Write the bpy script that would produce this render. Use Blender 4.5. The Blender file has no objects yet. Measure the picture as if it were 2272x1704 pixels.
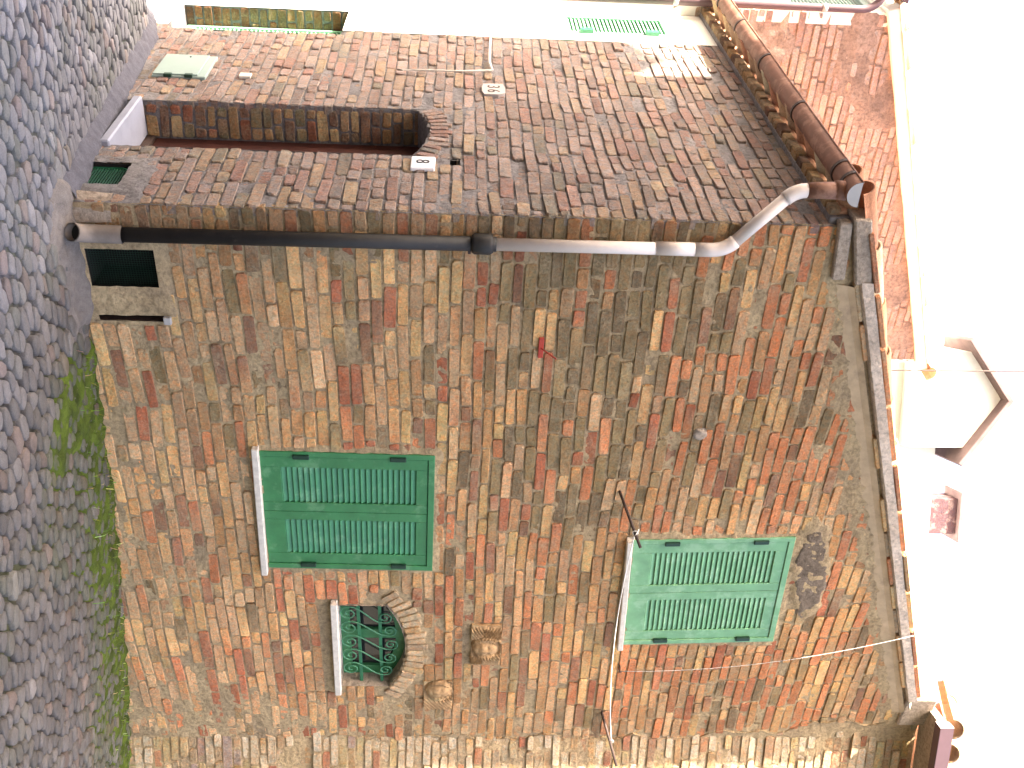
import bpy, math, random
from mathutils import Vector, Matrix, noise

# ------------------------------------------------------------------ camera
sc = bpy.context.scene
F_PX = 2297.0
# rows = world X, Y, Z expressed in (right, up, forward) of the upright view
MX = Vector((0.81678695, -0.04947681, 0.574814))
MY = Vector((-0.57650886, -0.03150957, 0.81648311))
MZ = Vector((0.02228484, 0.99827811, 0.05426043))
CAM = Vector((-2.29632, -4.73197, 1.93173))
right_v = Vector((MX[0], MY[0], MZ[0])); up_v = Vector((MX[1], MY[1], MZ[1])); fwd_v = Vector((MX[2], MY[2], MZ[2]))
cd = bpy.data.cameras.new('camera'); cam = bpy.data.objects.new('camera', cd); sc.collection.objects.link(cam)
# the photograph was taken with the camera turned on its side: picture right is up in the world
cx, cy, cz = up_v, -right_v, -fwd_v
cam.matrix_world = Matrix(((cx.x, cy.x, cz.x, CAM.x), (cx.y, cy.y, cz.y, CAM.y), (cx.z, cy.z, cz.z, CAM.z), (0, 0, 0, 1)))
cd.sensor_fit = 'HORIZONTAL'; cd.sensor_width = 36.0; cd.lens = 36.0 * F_PX / 2272.0
cd.clip_start = 0.05; cd.clip_end = 500
sc.camera = cam

def proj(p):
    d = Vector(p) - CAM
    w = d.dot(fwd_v)
    if w < .2: return None
    return (1136 + F_PX * d.dot(up_v) / w, 852 + F_PX * d.dot(right_v) / w, w)

# ------------------------------------------------------------------ world, sun, exposure
SUN_EL, SUN_AZ = math.radians(42), math.radians(0.6)      # sun stands on the -X side, a touch towards +Y
sdir = Vector((-math.cos(SUN_EL) * math.cos(SUN_AZ), math.cos(SUN_EL) * math.sin(SUN_AZ), math.sin(SUN_EL)))
world = bpy.data.worlds.new('World'); sc.world = world; world.use_nodes = True
wn = world.node_tree.nodes; wl = world.node_tree.links
sky = wn.new('ShaderNodeTexSky'); sky.sky_type = 'NISHITA'; sky.sun_disc = False
sky.sun_elevation = SUN_EL; sky.sun_rotation = math.radians(270) + SUN_AZ
sky.air_density = 1.0; sky.dust_density = 10.0; sky.ozone_density = 1.0
bg = wn['Background']; bg.inputs['Strength'].default_value = 0.15
wl.new(sky.outputs[0], bg.inputs[0])
sl = bpy.data.lights.new('sun', 'SUN'); sl.energy = 5.0; sl.angle = math.radians(0.53); sl.color = (1, .95, .86)
so = bpy.data.objects.new('sun', sl); sc.collection.objects.link(so)
so.rotation_euler = sdir.to_track_quat('Z', 'Y').to_euler()
so.location = sdir * 40
sc.view_settings.view_transform = 'Standard'; sc.view_settings.look = 'None'
sc.view_settings.gamma = 1.0; sc.view_settings.use_curve_mapping = False
sc.view_settings.exposure = 2.92
sc.view_settings.use_white_balance = True; sc.view_settings.white_balance_temperature = 6750; sc.view_settings.white_balance_tint = 8

# ------------------------------------------------------------------ helpers
COL = sc.collection
Z = Vector((0, 0, 1))
def lin(c):
    return tuple(((x / 255) / 12.92 if x / 255 <= .04045 else ((x / 255 + .055) / 1.055) ** 2.4) for x in c)
def nz(x, y, z=0.0, s=1.0): return noise.noise(Vector((x * s, y * s, z)))
def lerp(a, b, t): return a + (b - a) * t
def clamp(x, a=0., b=1.): return max(a, min(b, x))
def smooth(a, b, x):
    t = clamp((x - a) / (b - a)); return t * t * (3 - 2 * t)

class MB:
    def __init__(s): s.v = []; s.f = []; s.c = []
    def poly(s, pts, col=None, flip=False):
        n = len(s.v); s.v += [tuple(p) for p in pts]
        idx = list(range(n, n + len(pts)))
        s.f.append(idx[::-1] if flip else idx); s.c.append(col)
    def add(s, verts, faces, col=None):
        n = len(s.v); s.v += [tuple(p) for p in verts]
        pv = isinstance(col, list)
        for f in faces: s.f.append([i + n for i in f]); s.c.append([col[i] for i in f] if pv else col)
    def box(s, o, ax, ay, az, x0, x1, y0, y1, z0, z1, bev=.003, col=None):
        o = Vector(o); ax = Vector(ax); ay = Vector(ay); az = Vector(az)
        b = min(bev, (x1 - x0) * .3, (y1 - y0) * .3, (z1 - z0) * .3)
        P = lambda a, c, d: o + ax * a + ay * c + az * d
        xs = (x0, x1); ys = (y0, y1); zs = (z0, z1)
        if b <= 0.0005:
            vs = [P(xs[i], ys[j], zs[k]) for k in (0, 1) for j in (0, 1) for i in (0, 1)]
            s.add(vs, [(0, 2, 3, 1), (4, 5, 7, 6), (0, 1, 5, 4), (2, 6, 7, 3), (0, 4, 6, 2), (1, 3, 7, 5)], col); return
        vid = {}; vs = []
        sg = (1, -1)
        for i in (0, 1):
            for j in (0, 1):
                for k in (0, 1):
                    for a in range(3):
                        q = [xs[i] + (b * sg[i] if a != 0 else 0), ys[j] + (b * sg[j] if a != 1 else 0), zs[k] + (b * sg[k] if a != 2 else 0)]
                        vid[(i, j, k, a)] = len(vs); vs.append(P(*q))
        fs = []
        for i in (0, 1): fs.append([vid[(i, j, k, 0)] for j, k in ((0, 0), (1, 0), (1, 1), (0, 1))])
        for j in (0, 1): fs.append([vid[(i, j, k, 1)] for i, k in ((0, 0), (1, 0), (1, 1), (0, 1))])
        for k in (0, 1): fs.append([vid[(i, j, k, 2)] for i, j in ((0, 0), (1, 0), (1, 1), (0, 1))])
        for j in (0, 1):
            for k in (0, 1): fs.append([vid[(0, j, k, 1)], vid[(1, j, k, 1)], vid[(1, j, k, 2)], vid[(0, j, k, 2)]])
        for i in (0, 1):
            for k in (0, 1): fs.append([vid[(i, 0, k, 0)], vid[(i, 1, k, 0)], vid[(i, 1, k, 2)], vid[(i, 0, k, 2)]])
        for i in (0, 1):
            for j in (0, 1): fs.append([vid[(i, j, 0, 0)], vid[(i, j, 1, 0)], vid[(i, j, 1, 1)], vid[(i, j, 0, 1)]])
        for i in (0, 1):
            for j in (0, 1):
                for k in (0, 1): fs.append([vid[(i, j, k, 0)], vid[(i, j, k, 1)], vid[(i, j, k, 2)]])
        s.add(vs, fs, col)
    def wbox(s, a, b, bev=.003, col=None):
        s.box((0, 0, 0), (1, 0, 0), (0, 1, 0), (0, 0, 1), a[0], b[0], a[1], b[1], a[2], b[2], bev, col)
    def tube(s, path, r, n=10, col=None, cap=True, closed=False):
        path = [Vector(p) for p in path]; m = len(path)
        rr = r if isinstance(r, (list, tuple)) else [r] * m
        ref = None; rings = []
        for i in range(m):
            a = path[max(i - 1, 0)]; b = path[min(i + 1, m - 1)]
            t = (b - a).normalized()
            if ref is None:
                ref = t.orthogonal().normalized()
            ref = (ref - t * ref.dot(t)).normalized()
            bi = t.cross(ref)
            rings.append([path[i] + (ref * math.cos(q) + bi * math.sin(q)) * rr[i] for q in [2 * math.pi * k / n for k in range(n)]])
        vs = [p for R in rings for p in R]; fs = []
        for i in range(m - 1):
            for k in range(n):
                fs.append((i * n + k, i * n + (k + 1) % n, (i + 1) * n + (k + 1) % n, (i + 1) * n + k))
        if cap: fs.append(list(range(n))[::-1]); fs.append([(m - 1) * n + k for k in range(n)])
        s.add(vs, fs, col)
    def build(s, name, mat, parent=None, smooth_sh=False, kind=None):
        me = bpy.data.meshes.new(name); me.from_pydata(s.v, [], s.f)
        if any(c is not None for c in s.c):
            at = me.color_attributes.new('Col', 'FLOAT_COLOR', 'CORNER')
            data = []
            for f, c in zip(s.f, s.c):
                if isinstance(c, list):
                    for q in c: data += [q[0], q[1], q[2], 1.0]
                    continue
                c = c or (.5, .5, .5)
                data += [c[0], c[1], c[2], 1.0] * len(f)
            at.data.foreach_set('color', data)
        if smooth_sh:
            me.polygons.foreach_set('use_smooth', [True] * len(me.polygons))
        if mat: me.materials.append(mat)
        me.update()
        o = bpy.data.objects.new(name, me); COL.objects.link(o)
        if parent is not None: setp(o, parent)
        if kind: o['kind'] = kind
        return o

def setp(o, parent):
    o.parent = parent
    if parent.type == 'EMPTY':
        o.matrix_parent_inverse = (Matrix.Translation(parent.location)).inverted()
def thing(name, label, cat, loc=(0, 0, 0), group=None):
    o = bpy.data.objects.new(name, None); COL.objects.link(o); o.location = loc
    o.empty_display_size = .1
    tag(o, label, cat, group); return o
def tag(o, label, cat, group=None):
    o['label'] = label; o['category'] = cat
    if group: o['group'] = group
    return o
def struct(o): o['kind'] = 'structure'; return o

# ------------------------------------------------------------------ materials
def newmat(name):
    m = bpy.data.materials.new(name); m.use_nodes = True
    nt = m.node_tree; b = nt.nodes['Principled BSDF']
    return m, nt, b
def N(nt, t, **kw):
    n = nt.nodes.new(t)
    for k, v in kw.items():
        if k in n.inputs: n.inputs[k].default_value = v
        else: setattr(n, k, v)
    return n
def posnode(nt): return nt.nodes.new('ShaderNodeNewGeometry').outputs['Position']
def noi(nt, vec, scale, detail=5, rough=.6):
    n = nt.nodes.new('ShaderNodeTexNoise'); n.inputs['Scale'].default_value = scale
    n.inputs['Detail'].default_value = detail; n.inputs['Roughness'].default_value = rough
    nt.links.new(vec, n.inputs['Vector']); return n.outputs[0]
def ramp(nt, fac, stops):
    r = nt.nodes.new('ShaderNodeValToRGB'); nt.links.new(fac, r.inputs[0])
    el = r.color_ramp.elements
    el[0].position, el[0].color = stops[0][0], (*stops[0][1], 1)
    el[1].position, el[1].color = stops[-1][0], (*stops[-1][1], 1)
    for p, c in stops[1:-1]:
        e = el.new(p); e.color = (*c, 1)
    return r.outputs[0]
def mixc(nt, fac, a, b, mode='MIX'):
    m = nt.nodes.new('ShaderNodeMix'); m.data_type = 'RGBA'; m.blend_type = mode
    for i, v in ((0, fac), (6, a), (7, b)):
        if hasattr(v, 'is_linked') or isinstance(v, bpy.types.NodeSocket): nt.links.new(v, m.inputs[i])
        elif i == 0: m.inputs[0].default_value = v
        else: m.inputs[i].default_value = (*v, 1)
    return m.outputs[2]
def bump(nt, b, parts, strength=1.0):
    prev = None
    for h, dist in parts:
        bn = nt.nodes.new('ShaderNodeBump'); bn.inputs['Distance'].default_value = dist; bn.inputs['Strength'].default_value = strength
        nt.links.new(h, bn.inputs['Height'])
        if prev: nt.links.new(prev, bn.inputs['Normal'])
        prev = bn.outputs[0]
    nt.links.new(prev, b.inputs['Normal'])
g3 = lambda x: (x, x, x)

def brick_material(name, stain, stain_amt=.55):
    m, nt, b = newmat(name)
    pos = posnode(nt)
    at = nt.nodes.new('ShaderNodeAttribute'); at.attribute_name = 'Col'
    n1 = noi(nt, pos, 14, 6, .65); n2 = noi(nt, pos, 70, 5, .7); n3 = noi(nt, pos, 260, 3, .7); n4 = noi(nt, pos, 6, 5, .6)
    c = mixc(nt, 1.0, at.outputs['Color'], ramp(nt, n1, [(.25, g3(.74)), (.5, g3(1.0)), (.75, g3(1.22))]), 'MULTIPLY')
    c = mixc(nt, 1.0, c, ramp(nt, n2, [(.3, g3(.68)), (.5, g3(1.0)), (.7, g3(1.3))]), 'MULTIPLY')
    n5 = noi(nt, pos, 34, 4, .6)
    c = mixc(nt, 1.0, c, ramp(nt, n5, [(.30, (1.2, .95, .78)), (.5, g3(1.0)), (.70, (.84, 1.0, 1.12))]), 'MULTIPLY')
    # lime and lichen clinging to the faces in patches
    st = ramp(nt, n4, [(.5, g3(0)), (.68, g3(stain_amt))])
    sp = ramp(nt, n2, [(.45, g3(.25)), (.62, g3(1))])
    c = mixc(nt, mixc(nt, 1.0, st, sp, 'MULTIPLY'), c, stain)
    c = mixc(nt, ramp(nt, n3, [(.66, g3(0)), (.74, g3(.5))]), c, lin((225, 205, 175)))
    c = mixc(nt, ramp(nt, n3, [(.24, g3(.75)), (.33, g3(0))]), c, lin((60, 42, 32)))
    nt.links.new(c, b.inputs['Base Color']); b.inputs['Roughness'].default_value = .95
    b.inputs['Specular IOR Level'].default_value = .2
    bump(nt, b, [(n1, .02), (n2, .012), (n3, .004)])
    return m
def mortar_material(name, c1, c2, c3):
    m, nt, b = newmat(name); pos = posnode(nt)
    n1 = noi(nt, pos, 3.2, 6, .6); n2 = noi(nt, pos, 40, 6, .7); n3 = noi(nt, pos, 220, 3, .7)
    c = ramp(nt, n1, [(.3, c1), (.5, c2), (.7, c3)])
    c = mixc(nt, 1.0, c, ramp(nt, n2, [(.3, g3(.58)), (.5, g3(1.)), (.72, g3(1.32))]), 'MULTIPLY')
    c = mixc(nt, ramp(nt, n3, [(.27, g3(.7)), (.38, g3(0))]), c, lin((70, 60, 52)))
    nt.links.new(c, b.inputs['Base Color']); b.inputs['Roughness'].default_value = 1.0; b.inputs['Specular IOR Level'].default_value = .15
    bump(nt, b, [(n2, .022), (n3, .006)])
    return m
def plain_material(name, c, rough=.8, var=.25, scale=12, bumpd=.003, metal=0., spec=.4, streak=None):
    m, nt, b = newmat(name); pos = posnode(nt)
    n1 = noi(nt, pos, scale, 6, .65); n2 = noi(nt, pos, scale * 9, 4, .6)
    col = mixc(nt, 1.0, c, ramp(nt, n1, [(.28, g3(1 - var)), (.5, g3(1)), (.72, g3(1 + var))]), 'MULTIPLY')
    if streak:
        col = mixc(nt, ramp(nt, noi(nt, pos, streak[1], 6, .7), [(streak[2], g3(0)), (streak[2] + .1, g3(streak[3]))]), col, streak[0])
    nt.links.new(col, b.inputs['Base Color']); b.inputs['Roughness'].default_value = rough
    b.inputs['Metallic'].default_value = metal; b.inputs['Specular IOR Level'].default_value = spec
    if bumpd: bump(nt, b, [(n1, bumpd), (n2, bumpd * .4)])
    return m

M = {}
M['brick'] = brick_material('old_brick', lin((186, 166, 136)), .7)
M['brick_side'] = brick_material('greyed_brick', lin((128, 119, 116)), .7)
M['brick_back'] = brick_material('flaking_brick', lin((190, 165, 155)), .8)
M['mortar'] = mortar_material('warm_mortar', lin((166, 144, 118)), lin((188, 162, 128)), lin((204, 178, 140)))
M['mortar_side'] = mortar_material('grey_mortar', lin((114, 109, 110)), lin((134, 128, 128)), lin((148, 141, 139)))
M['mortar_back'] = mortar_material('flaking_mortar', lin((128, 112, 106)), lin((160, 138, 126)), lin((182, 158, 146)))
M['cement'] = mortar_material('grey_cement', lin((160, 144, 130)), lin((184, 166, 150)), lin((198, 180, 164)))
M['patch_grey'] = mortar_material('dark_cement_patch', lin((108, 94, 82)), lin((132, 116, 102)), lin((150, 134, 118)))
M['verge_cement'] = mortar_material('verge_cement', lin((206, 186, 170)), lin((222, 202, 186)), lin((230, 212, 198)))
M['fillet'] = plain_material('lime_fillet', lin((190, 164, 134)), .95, .18, 10, .004, 0, .2, (lin((150, 128, 108)), 7, .56, .5))
M['plaster'] = plain_material('white_plaster', lin((232, 228, 220)), .9, .05, 6, .002)
M['green_dark'] = plain_material('green_shutter_paint', lin((54, 118, 74)), .42, .22, 7, .0012, 0, .5, (lin((112, 158, 118)), 5, .54, .45))
M['green_pale'] = plain_material('faded_green_paint', lin((108, 156, 114)), .45, .18, 7, .0012, 0, .5, (lin((144, 180, 146)), 6, .50, .55))
M['green_iron'] = plain_material('green_iron_paint', lin((40, 104, 72)), .4, .15, 20, .0008)
M['scroll'] = plain_material('green_scroll_paint', lin((66, 122, 90)), .45, .12, 20, 0)
M['vent_paint'] = plain_material('dark_green_vent', lin((34, 74, 58)), .5, .1, 20, 0)
M['hinge'] = plain_material('hinge_paint', lin((20, 52, 38)), .5, .1, 30, 0)
M['dark'] = plain_material('unlit_interior', lin((28, 24, 22)), .9, .1, 8, 0)
M['stone'] = plain_material('travertine', lin((205, 195, 185)), .75, .2, 22, .002, 0, .4, (lin((150, 125, 105)), 30, .62, .5))
M['marble'] = plain_material('white_marble', lin((142, 143, 156)), .5, .12, 8, .001)
M['pvc'] = plain_material('grey_plastic_pipe', lin((216, 202, 194)), .4, .06, 6, 0, 0, .5, (lin((140, 120, 112)), 14, .66, .4))
M['black_pipe'] = plain_material('blackened_pipe', lin((34, 30, 28)), .6, .3, 14, .001, 0, .4, (lin((82, 70, 62)), 12, .62, .5))
M['clay_pipe'] = plain_material('worn_clay_pipe', lin((122, 110, 102)), .75, .2, 12, .002)
M['rust'] = plain_material('rusty_gutter', lin((118, 80, 64)), .7, .25, 8, .002, 0, .35, (lin((150, 112, 94)), 9, .5, .8))
M['gutter_cap'] = plain_material('zinc_cap', lin((165, 160, 158)), .6, .1, 10, 0)
M['purple_gutter'] = plain_material('brown_metal_gutter', lin((92, 70, 74)), .45, .08, 8, 0)
M['iron'] = plain_material('rusty_iron', lin((62, 46, 40)), .7, .25, 40, .001)
M['red_iron'] = plain_material('red_primer_iron', lin((170, 62, 48)), .7, .2, 40, .001)
M['tile'] = plain_material('clay_tile', lin((186, 140, 112)), .9, .28, 9, .004, 0, .2, (lin((200, 190, 165)), 16, .55, .5))
M['far_tile'] = plain_material('far_tile', lin((112, 92, 92)), .9, .25, 6, .004)
M['string'] = plain_material('white_string', lin((225, 220, 215)), .9, .05, 20, 0)
M['cable'] = plain_material('grey_cable', lin((190, 180, 172)), .7, .1, 20, 0)
M['sign'] = plain_material('white_enamel', lin((236, 232, 236)), .25, .02, 10, 0)
M['ink'] = plain_material('black_enamel', lin((30, 30, 36)), .4, .02, 10, 0)
M['grey_stone'] = plain_material('grey_stone', lin((168, 158, 154)), .9, .12, 20, .002)
M['box_metal'] = plain_material('pale_green_metal', lin((136, 152, 146)), .45, .06, 4, 0)
M['red_door'] = plain_material('dark_red_door', lin((64, 30, 25)), .6, .15, 12, .001)
M['far_green'] = plain_material('sunlit_green_paint', lin((120, 165, 135)), .5, .08, 8, 0)
M['carved'] = plain_material('carved_sandstone', lin((168, 134, 98)), .95, .45, 16, .004, 0, .2, (lin((140, 135, 105)), 8, .55, .5))
m, nt, b = newmat('window_glass'); b.inputs['Base Color'].default_value = (.02, .02, .022, 1); b.inputs['Roughness'].default_value = .08; b.inputs['Specular IOR Level'].default_value = .8
M['glass'] = m
def attr_material(name, rough, var, scale, bumpd, moss=False):
    m, nt, b = newmat(name); pos = posnode(nt)
    at = nt.nodes.new('ShaderNodeAttribute'); at.attribute_name = 'Col'
    n1 = noi(nt, pos, scale, 6, .65); n2 = noi(nt, pos, scale * 8, 4, .7)
    c = mixc(nt, 1.0, at.outputs['Color'], ramp(nt, n1, [(.25, g3(1 - var)), (.5, g3(1)), (.75, g3(1 + var))]), 'MULTIPLY')
    c = mixc(nt, 1.0, c, ramp(nt, n2, [(.3, g3(.8)), (.5, g3(1)), (.7, g3(1.18))]), 'MULTIPLY')
    nt.links.new(c, b.inputs['Base Color']); b.inputs['Roughness'].default_value = rough; b.inputs['Specular IOR Level'].default_value = .3
    bump(nt, b, [(n1, bumpd), (n2, bumpd * .4)])
    return m
M['cobble'] = attr_material('cobble_stone', .75, .22, 18, .004)
M['ground'] = attr_material('street_joints', .95, .3, 22, .008)
M['moss'] = attr_material('moss', 1.0, .35, 30, .008)
M['coppo'] = attr_material('roof_tile_clay', .9, .25, 14, .004)

# ------------------------------------------------------------------ brickwork generator
class Frame:
    def __init__(s, o, u, n):
        s.o = Vector(o); s.u = Vector(u).normalized(); s.n = Vector(n).normalized()
        s.flip = s.u.cross(Z).dot(s.n) < 0
    def p(s, u, v, d=0.): return s.o + s.u * u + Z * v + s.n * d

def cut(poly, v):
    """u-interval of a convex polygon at height v"""
    us = []
    n = len(poly)
    for i in range(n):
        (a, b), (c, d) = poly[i], poly[(i + 1) % n]
        if (b <= v < d) or (d <= v < b): us.append(a + (c - a) * (v - b) / (d - b))
    return (min(us), max(us)) if len(us) >= 2 else None
def rect(u0, u1, v0, v1, rot=0.):
    cu, cv = (u0 + u1) / 2, (v0 + v1) / 2; c, s = math.cos(rot), math.sin(rot)
    return [(cu + (a - cu) * c - (b - cv) * s, cv + (a - cu) * s + (b - cv) * c) for a, b in ((u0, v0), (u1, v0), (u1, v1), (u0, v1))]
def inside(poly, u, v):
    c = cut(poly, v); return c is not None and c[0] < u < c[1]

def brick_shape(fr, quad, depth, rng, face_d, cham=.005, worn=1.0):
    """quad: 4 (u,v) corners ccw in the wall plane. Returns verts, faces (38 triangles)."""
    pts = []
    L = [((quad[(i + 1) % 4][0] - quad[i][0]) ** 2 + (quad[(i + 1) % 4][1] - quad[i][1]) ** 2) ** .5 for i in range(4)]
    for i in range(4):
        p = quad[i]; nx = quad[(i + 1) % 4]; pv = quad[(i - 1) % 4]
        c1 = min(rng.uniform(.004, .014) * worn, L[i] * .4); c0 = min(rng.uniform(.004, .012) * worn, L[(i - 1) % 4] * .4)
        for q, c, l in ((pv, c0, L[(i - 1) % 4]), (nx, c1, L[i])):
            t = c / max(l, 1e-4)
            pts.append((p[0] + (q[0] - p[0]) * t + rng.uniform(-.0025, .0025) * worn, p[1] + (q[1] - p[1]) * t + rng.uniform(-.0025, .0025) * worn))
    cu = sum(p[0] for p in pts) / 8; cv = sum(p[1] for p in pts) / 8
    tu, tv = rng.uniform(-.03, .03), rng.uniform(-.08, .08)
    vs = [fr.p(u, v, -depth) for u, v in pts]
    vs += [fr.p(u, v, face_d - cham * rng.uniform(.7, 1.6) + (u - cu) * tu + (v - cv) * tv) for u, v in pts]
    for u, v in pts:
        l = math.hypot(u - cu, v - cv); k = max(0.3, 1 - cham * 1.2 / max(l, .01))
        uu, vv = cu + (u - cu) * k, cv + (v - cv) * k
        vs.append(fr.p(uu, vv, face_d + (u - cu) * tu + (v - cv) * tv + rng.uniform(-.0012, .0012)))
    fs = []
    for r in (0, 1):
        for i in range(8):
            j = (i + 1) % 8
            fs.append((r * 8 + i, r * 8 + j, (r + 1) * 8 + j, (r + 1) * 8 + i))
    fs.append(tuple(range(16, 24)))
    if fr.flip: fs = [f[::-1] for f in fs]
    return vs, fs

LIME = lin((178, 158, 132))
def tint(c, colf, u, v, rng):
    """24 vertex colours of one brick: uneven firing from end to end, lime left on its edges"""
    c1 = colf(u, v, rng); am = rng.choice((.05, .1, .15, .3, .5)); rot = rng.choice((0, 1)); ed = rng.uniform(.1, .45)
    res = []
    for ring in range(3):
        for i in range(8):
            t = (1. if i in (2, 3, 4, 5) else 0.); t = 1 - t if rot else t
            j = rng.uniform(.86, 1.14); k = ed * rng.uniform(.3, 1.2) if ring < 2 else rng.uniform(0, .12)
            res.append(tuple(lerp(lerp(a, b_, am * t) * j, m_, clamp(k)) for a, b_, m_ in zip(c, c1, LIME)))
    return res
def brick_courses(fr, v0, v1, ub, openings, colf, seed, pitch=.068, joint=.0125, depthf=None, wave=None, header=.27, lens=(.275, .13), worn=1.0):
    """fills the wall with courses; returns list of (verts, faces, colour, centre)"""
    rng = random.Random(seed); out = []
    v = v0; row = 0
    while v < v1 - .02:
        h = pitch * rng.uniform(.90, 1.10)
        vm = v + h / 2
        iv = [ub(vm)]
        for op in openings:
            blk = [cut(op, q) for q in (v + h * .2, vm, v + h * .8)]
            blk = [q for q in blk if q]
            if not blk: continue
            a, bq = min(q[0] for q in blk), max(q[1] for q in blk)
            nv = []
            for s0, s1 in iv:
                if bq <= s0 or a >= s1: nv.append((s0, s1)); continue
                if a > s0: nv.append((s0, a))
                if bq < s1: nv.append((bq, s1))
            iv = nv
        for s0, s1 in iv:
            if s1 - s0 < .025: continue
            u = s0; first = True
            while u < s1 - .012:
                q = rng.random()
                if q < header: l = lens[1] * rng.uniform(.85, 1.15)
                elif q < header + .12: l = lerp(lens[0], lens[1], .5) * rng.uniform(.85, 1.1)
                else: l = lens[0] * rng.uniform(.9, 1.07)
                if first and row % 2: l *= .55
                first = False
                e = u + l
                if s1 - e < .05: e = s1
                jg = joint * rng.uniform(.6, 1.5); jv = joint * rng.uniform(.65, 1.35)
                a, bq = u + jg / 2, e - jg / 2
                if bq - a > .02:
                    lo, hi = v + jv / 2, v + h - jv / 2
                    sk = rng.uniform(-.003, .003)
                    quad = [(a, lo + sk), (bq, lo - sk), (bq + rng.uniform(-.004, .004), hi - sk), (a + rng.uniform(-.004, .004), hi + sk)]
                    if wave: quad = [(uu, vv + wave(uu, vv)) for uu, vv in quad]
                    cu, cv = (a + bq) / 2, vm
                    d = depthf(cu, cv, rng) if depthf else rng.uniform(-.003, .004)
                    vs, fs = brick_shape(fr, quad, .05, rng, d, rng.uniform(.003, .008), worn)
                    out.append((vs, fs, tint(colf(cu, cv, rng), colf, cu, cv, rng), fr.p(cu, cv, d), (bq - a) * (hi - lo)))
                u = e
        v += h; row += 1
    return out
def arc_bricks(fr, cu, cv, r0, r1, a0, a1, colf, seed, step=.066):
    rng = random.Random(seed); out = []
    n = max(3, round((a1 - a0) * (r0 + r1) * .5 / step))
    for i in range(n):
        t0 = a0 + (a1 - a0) * (i + .1) / n; t1 = a0 + (a1 - a0) * (i + .9) / n
        R1 = r1 + rng.uniform(-.025, .02)
        P = lambda r, t: (cu + r * math.sin(t), cv + r * math.cos(t))
        quad = [P(r0, t0), P(r0, t1), P(R1, t1), P(R1, t0)]
        vs, fs = brick_shape(fr, quad, .05, rng, rng.uniform(.002, .009), .005)
        m_ = P((r0 + r1) / 2, (t0 + t1) / 2)
        out.append((vs, fs, tint(colf(m_[0], m_[1], rng), colf, m_[0], m_[1], rng), fr.p(*m_), (R1 - r0) * .05))
    return out
def emit(bricks, mat, parent, keep, restname='brickwork'):
    """bricks in `keep` become objects of their own, the rest one mesh"""
    rest = MB(); n = 0
    for i, (vs, fs, c, ce, ar) in enumerate(bricks):
        if i in keep:
            q = MB(); q.add(vs, fs, c); q.build('brick', mat, parent)
        else: rest.add(vs, fs, c); n += 1
    if n: rest.build(restname, mat, parent, kind='stuff')
def shown(bricks, nrm):
    """projected size of each brick in the picture"""
    res = []
    for i, (vs, fs, c, ce, ar) in enumerate(bricks):
        q = proj(ce)
        if q is None or not (-20 < q[0] < 2292 and -20 < q[1] < 1724): res.append((0, i)); continue
        view = (CAM - ce).normalized()
        res.append((ar * abs(view.dot(nrm)) / q[2] ** 2, i))
    return res
def mortar_sheet(name, fr, u0, u1, v0, v1, keepf, depthf, mat, parent, step=.018):
    mb = MB(); nu = int((u1 - u0) / step) + 1; nv = int((v1 - v0) / step) + 1
    idx = {}
    def vid(i, j):
        if (i, j) not in idx:
            u, v = u0 + (u1 - u0) * i / nu, v0 + (v1 - v0) * j / nv
            idx[(i, j)] = len(mb.v); mb.v.append(tuple(fr.p(u, v, depthf(u, v))))
        return idx[(i, j)]
    for i in range(nu):
        for j in range(nv):
            uc, vc = u0 + (u1 - u0) * (i + .5) / nu, v0 + (v1 - v0) * (j + .5) / nv
            if keepf(uc, vc):
                f = [vid(i, j), vid(i + 1, j), vid(i + 1, j + 1), vid(i, j + 1)]
                mb.f.append(f[::-1] if fr.flip else f); mb.c.append(None)
    return mb.build(name, mat, parent, True)

# ------------------------------------------------------------------ ground
def interp(tab, x):
    if x <= tab[0][0]: return tab[0][1]
    for (a, b), (c, d) in zip(tab, tab[1:]):
        if x <= c: return b + (d - b) * (x - a) / (c - a)
    return tab[-1][1]
GX = [(-9, .42), (-3, .16), (-.5, .01), (0, -.01), (.7, -.01), (1.2, -.05), (1.9, -.09), (2.8, -.19), (3.65, -.29), (4.5, -.40), (7, -.72), (12, -1.1), (20, -1.2)]
GY = [(-12, .42), (-5, .22), (-1.5, .06), (0, 0), (.45, -.05), (1.33, -.125), (2.6, -.235), (2.9, -.32), (9, -2.2), (16, -2.6)]
def gz(x, y): return interp(GX, x) + interp(GY, y)

street_mb = MB()
xs = [-60, -30, -14] + [-9 + .25 * i for i in range(0, 73)] + [12, 20, 40, 60]
ys = [-60, -30, -14] + [-9 + .25 * i for i in range(0, 77)] + [13, 20, 40, 60]
vid = {}
for i, x in enumerate(xs):
    for j, y in enumerate(ys):
        vid[(i, j)] = len(street_mb.v)
        street_mb.v.append((x, y, gz(x, y) - (.012 if x < .2 else .02) + .008 * nz(x, y, 1.3, 1.7)))
STONE_L, STONE_R = lin((110, 107, 111)), lin((92, 87, 85))
MOSS = lin((74, 88, 26)); EARTH = lin((62, 58, 50)); CEM = lin((84, 81, 86))
def mossy(x, y):
    """how much moss has grown at this spot (damp strip along the wall foot)"""
    if x < .35 or y < -1.6: return max(0., .35 - abs(nz(x, y, 3.3, 2.2))) * (1 if x > -.9 else .2)
    strip = smooth(-1.15, -.25, y + .16 * nz(x, y, 7.7, 2.3)) * smooth(.45, 1.0, x + .2 * nz(x, y, 2.1, 3))
    strip *= clamp(.9 + .5 * smooth(-.3, .3, nz(x, y, 14.2, 4.5)))
    return clamp(strip + .45 * smooth(.05, .45, nz(x, y, 9.1, 1.4)))
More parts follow.
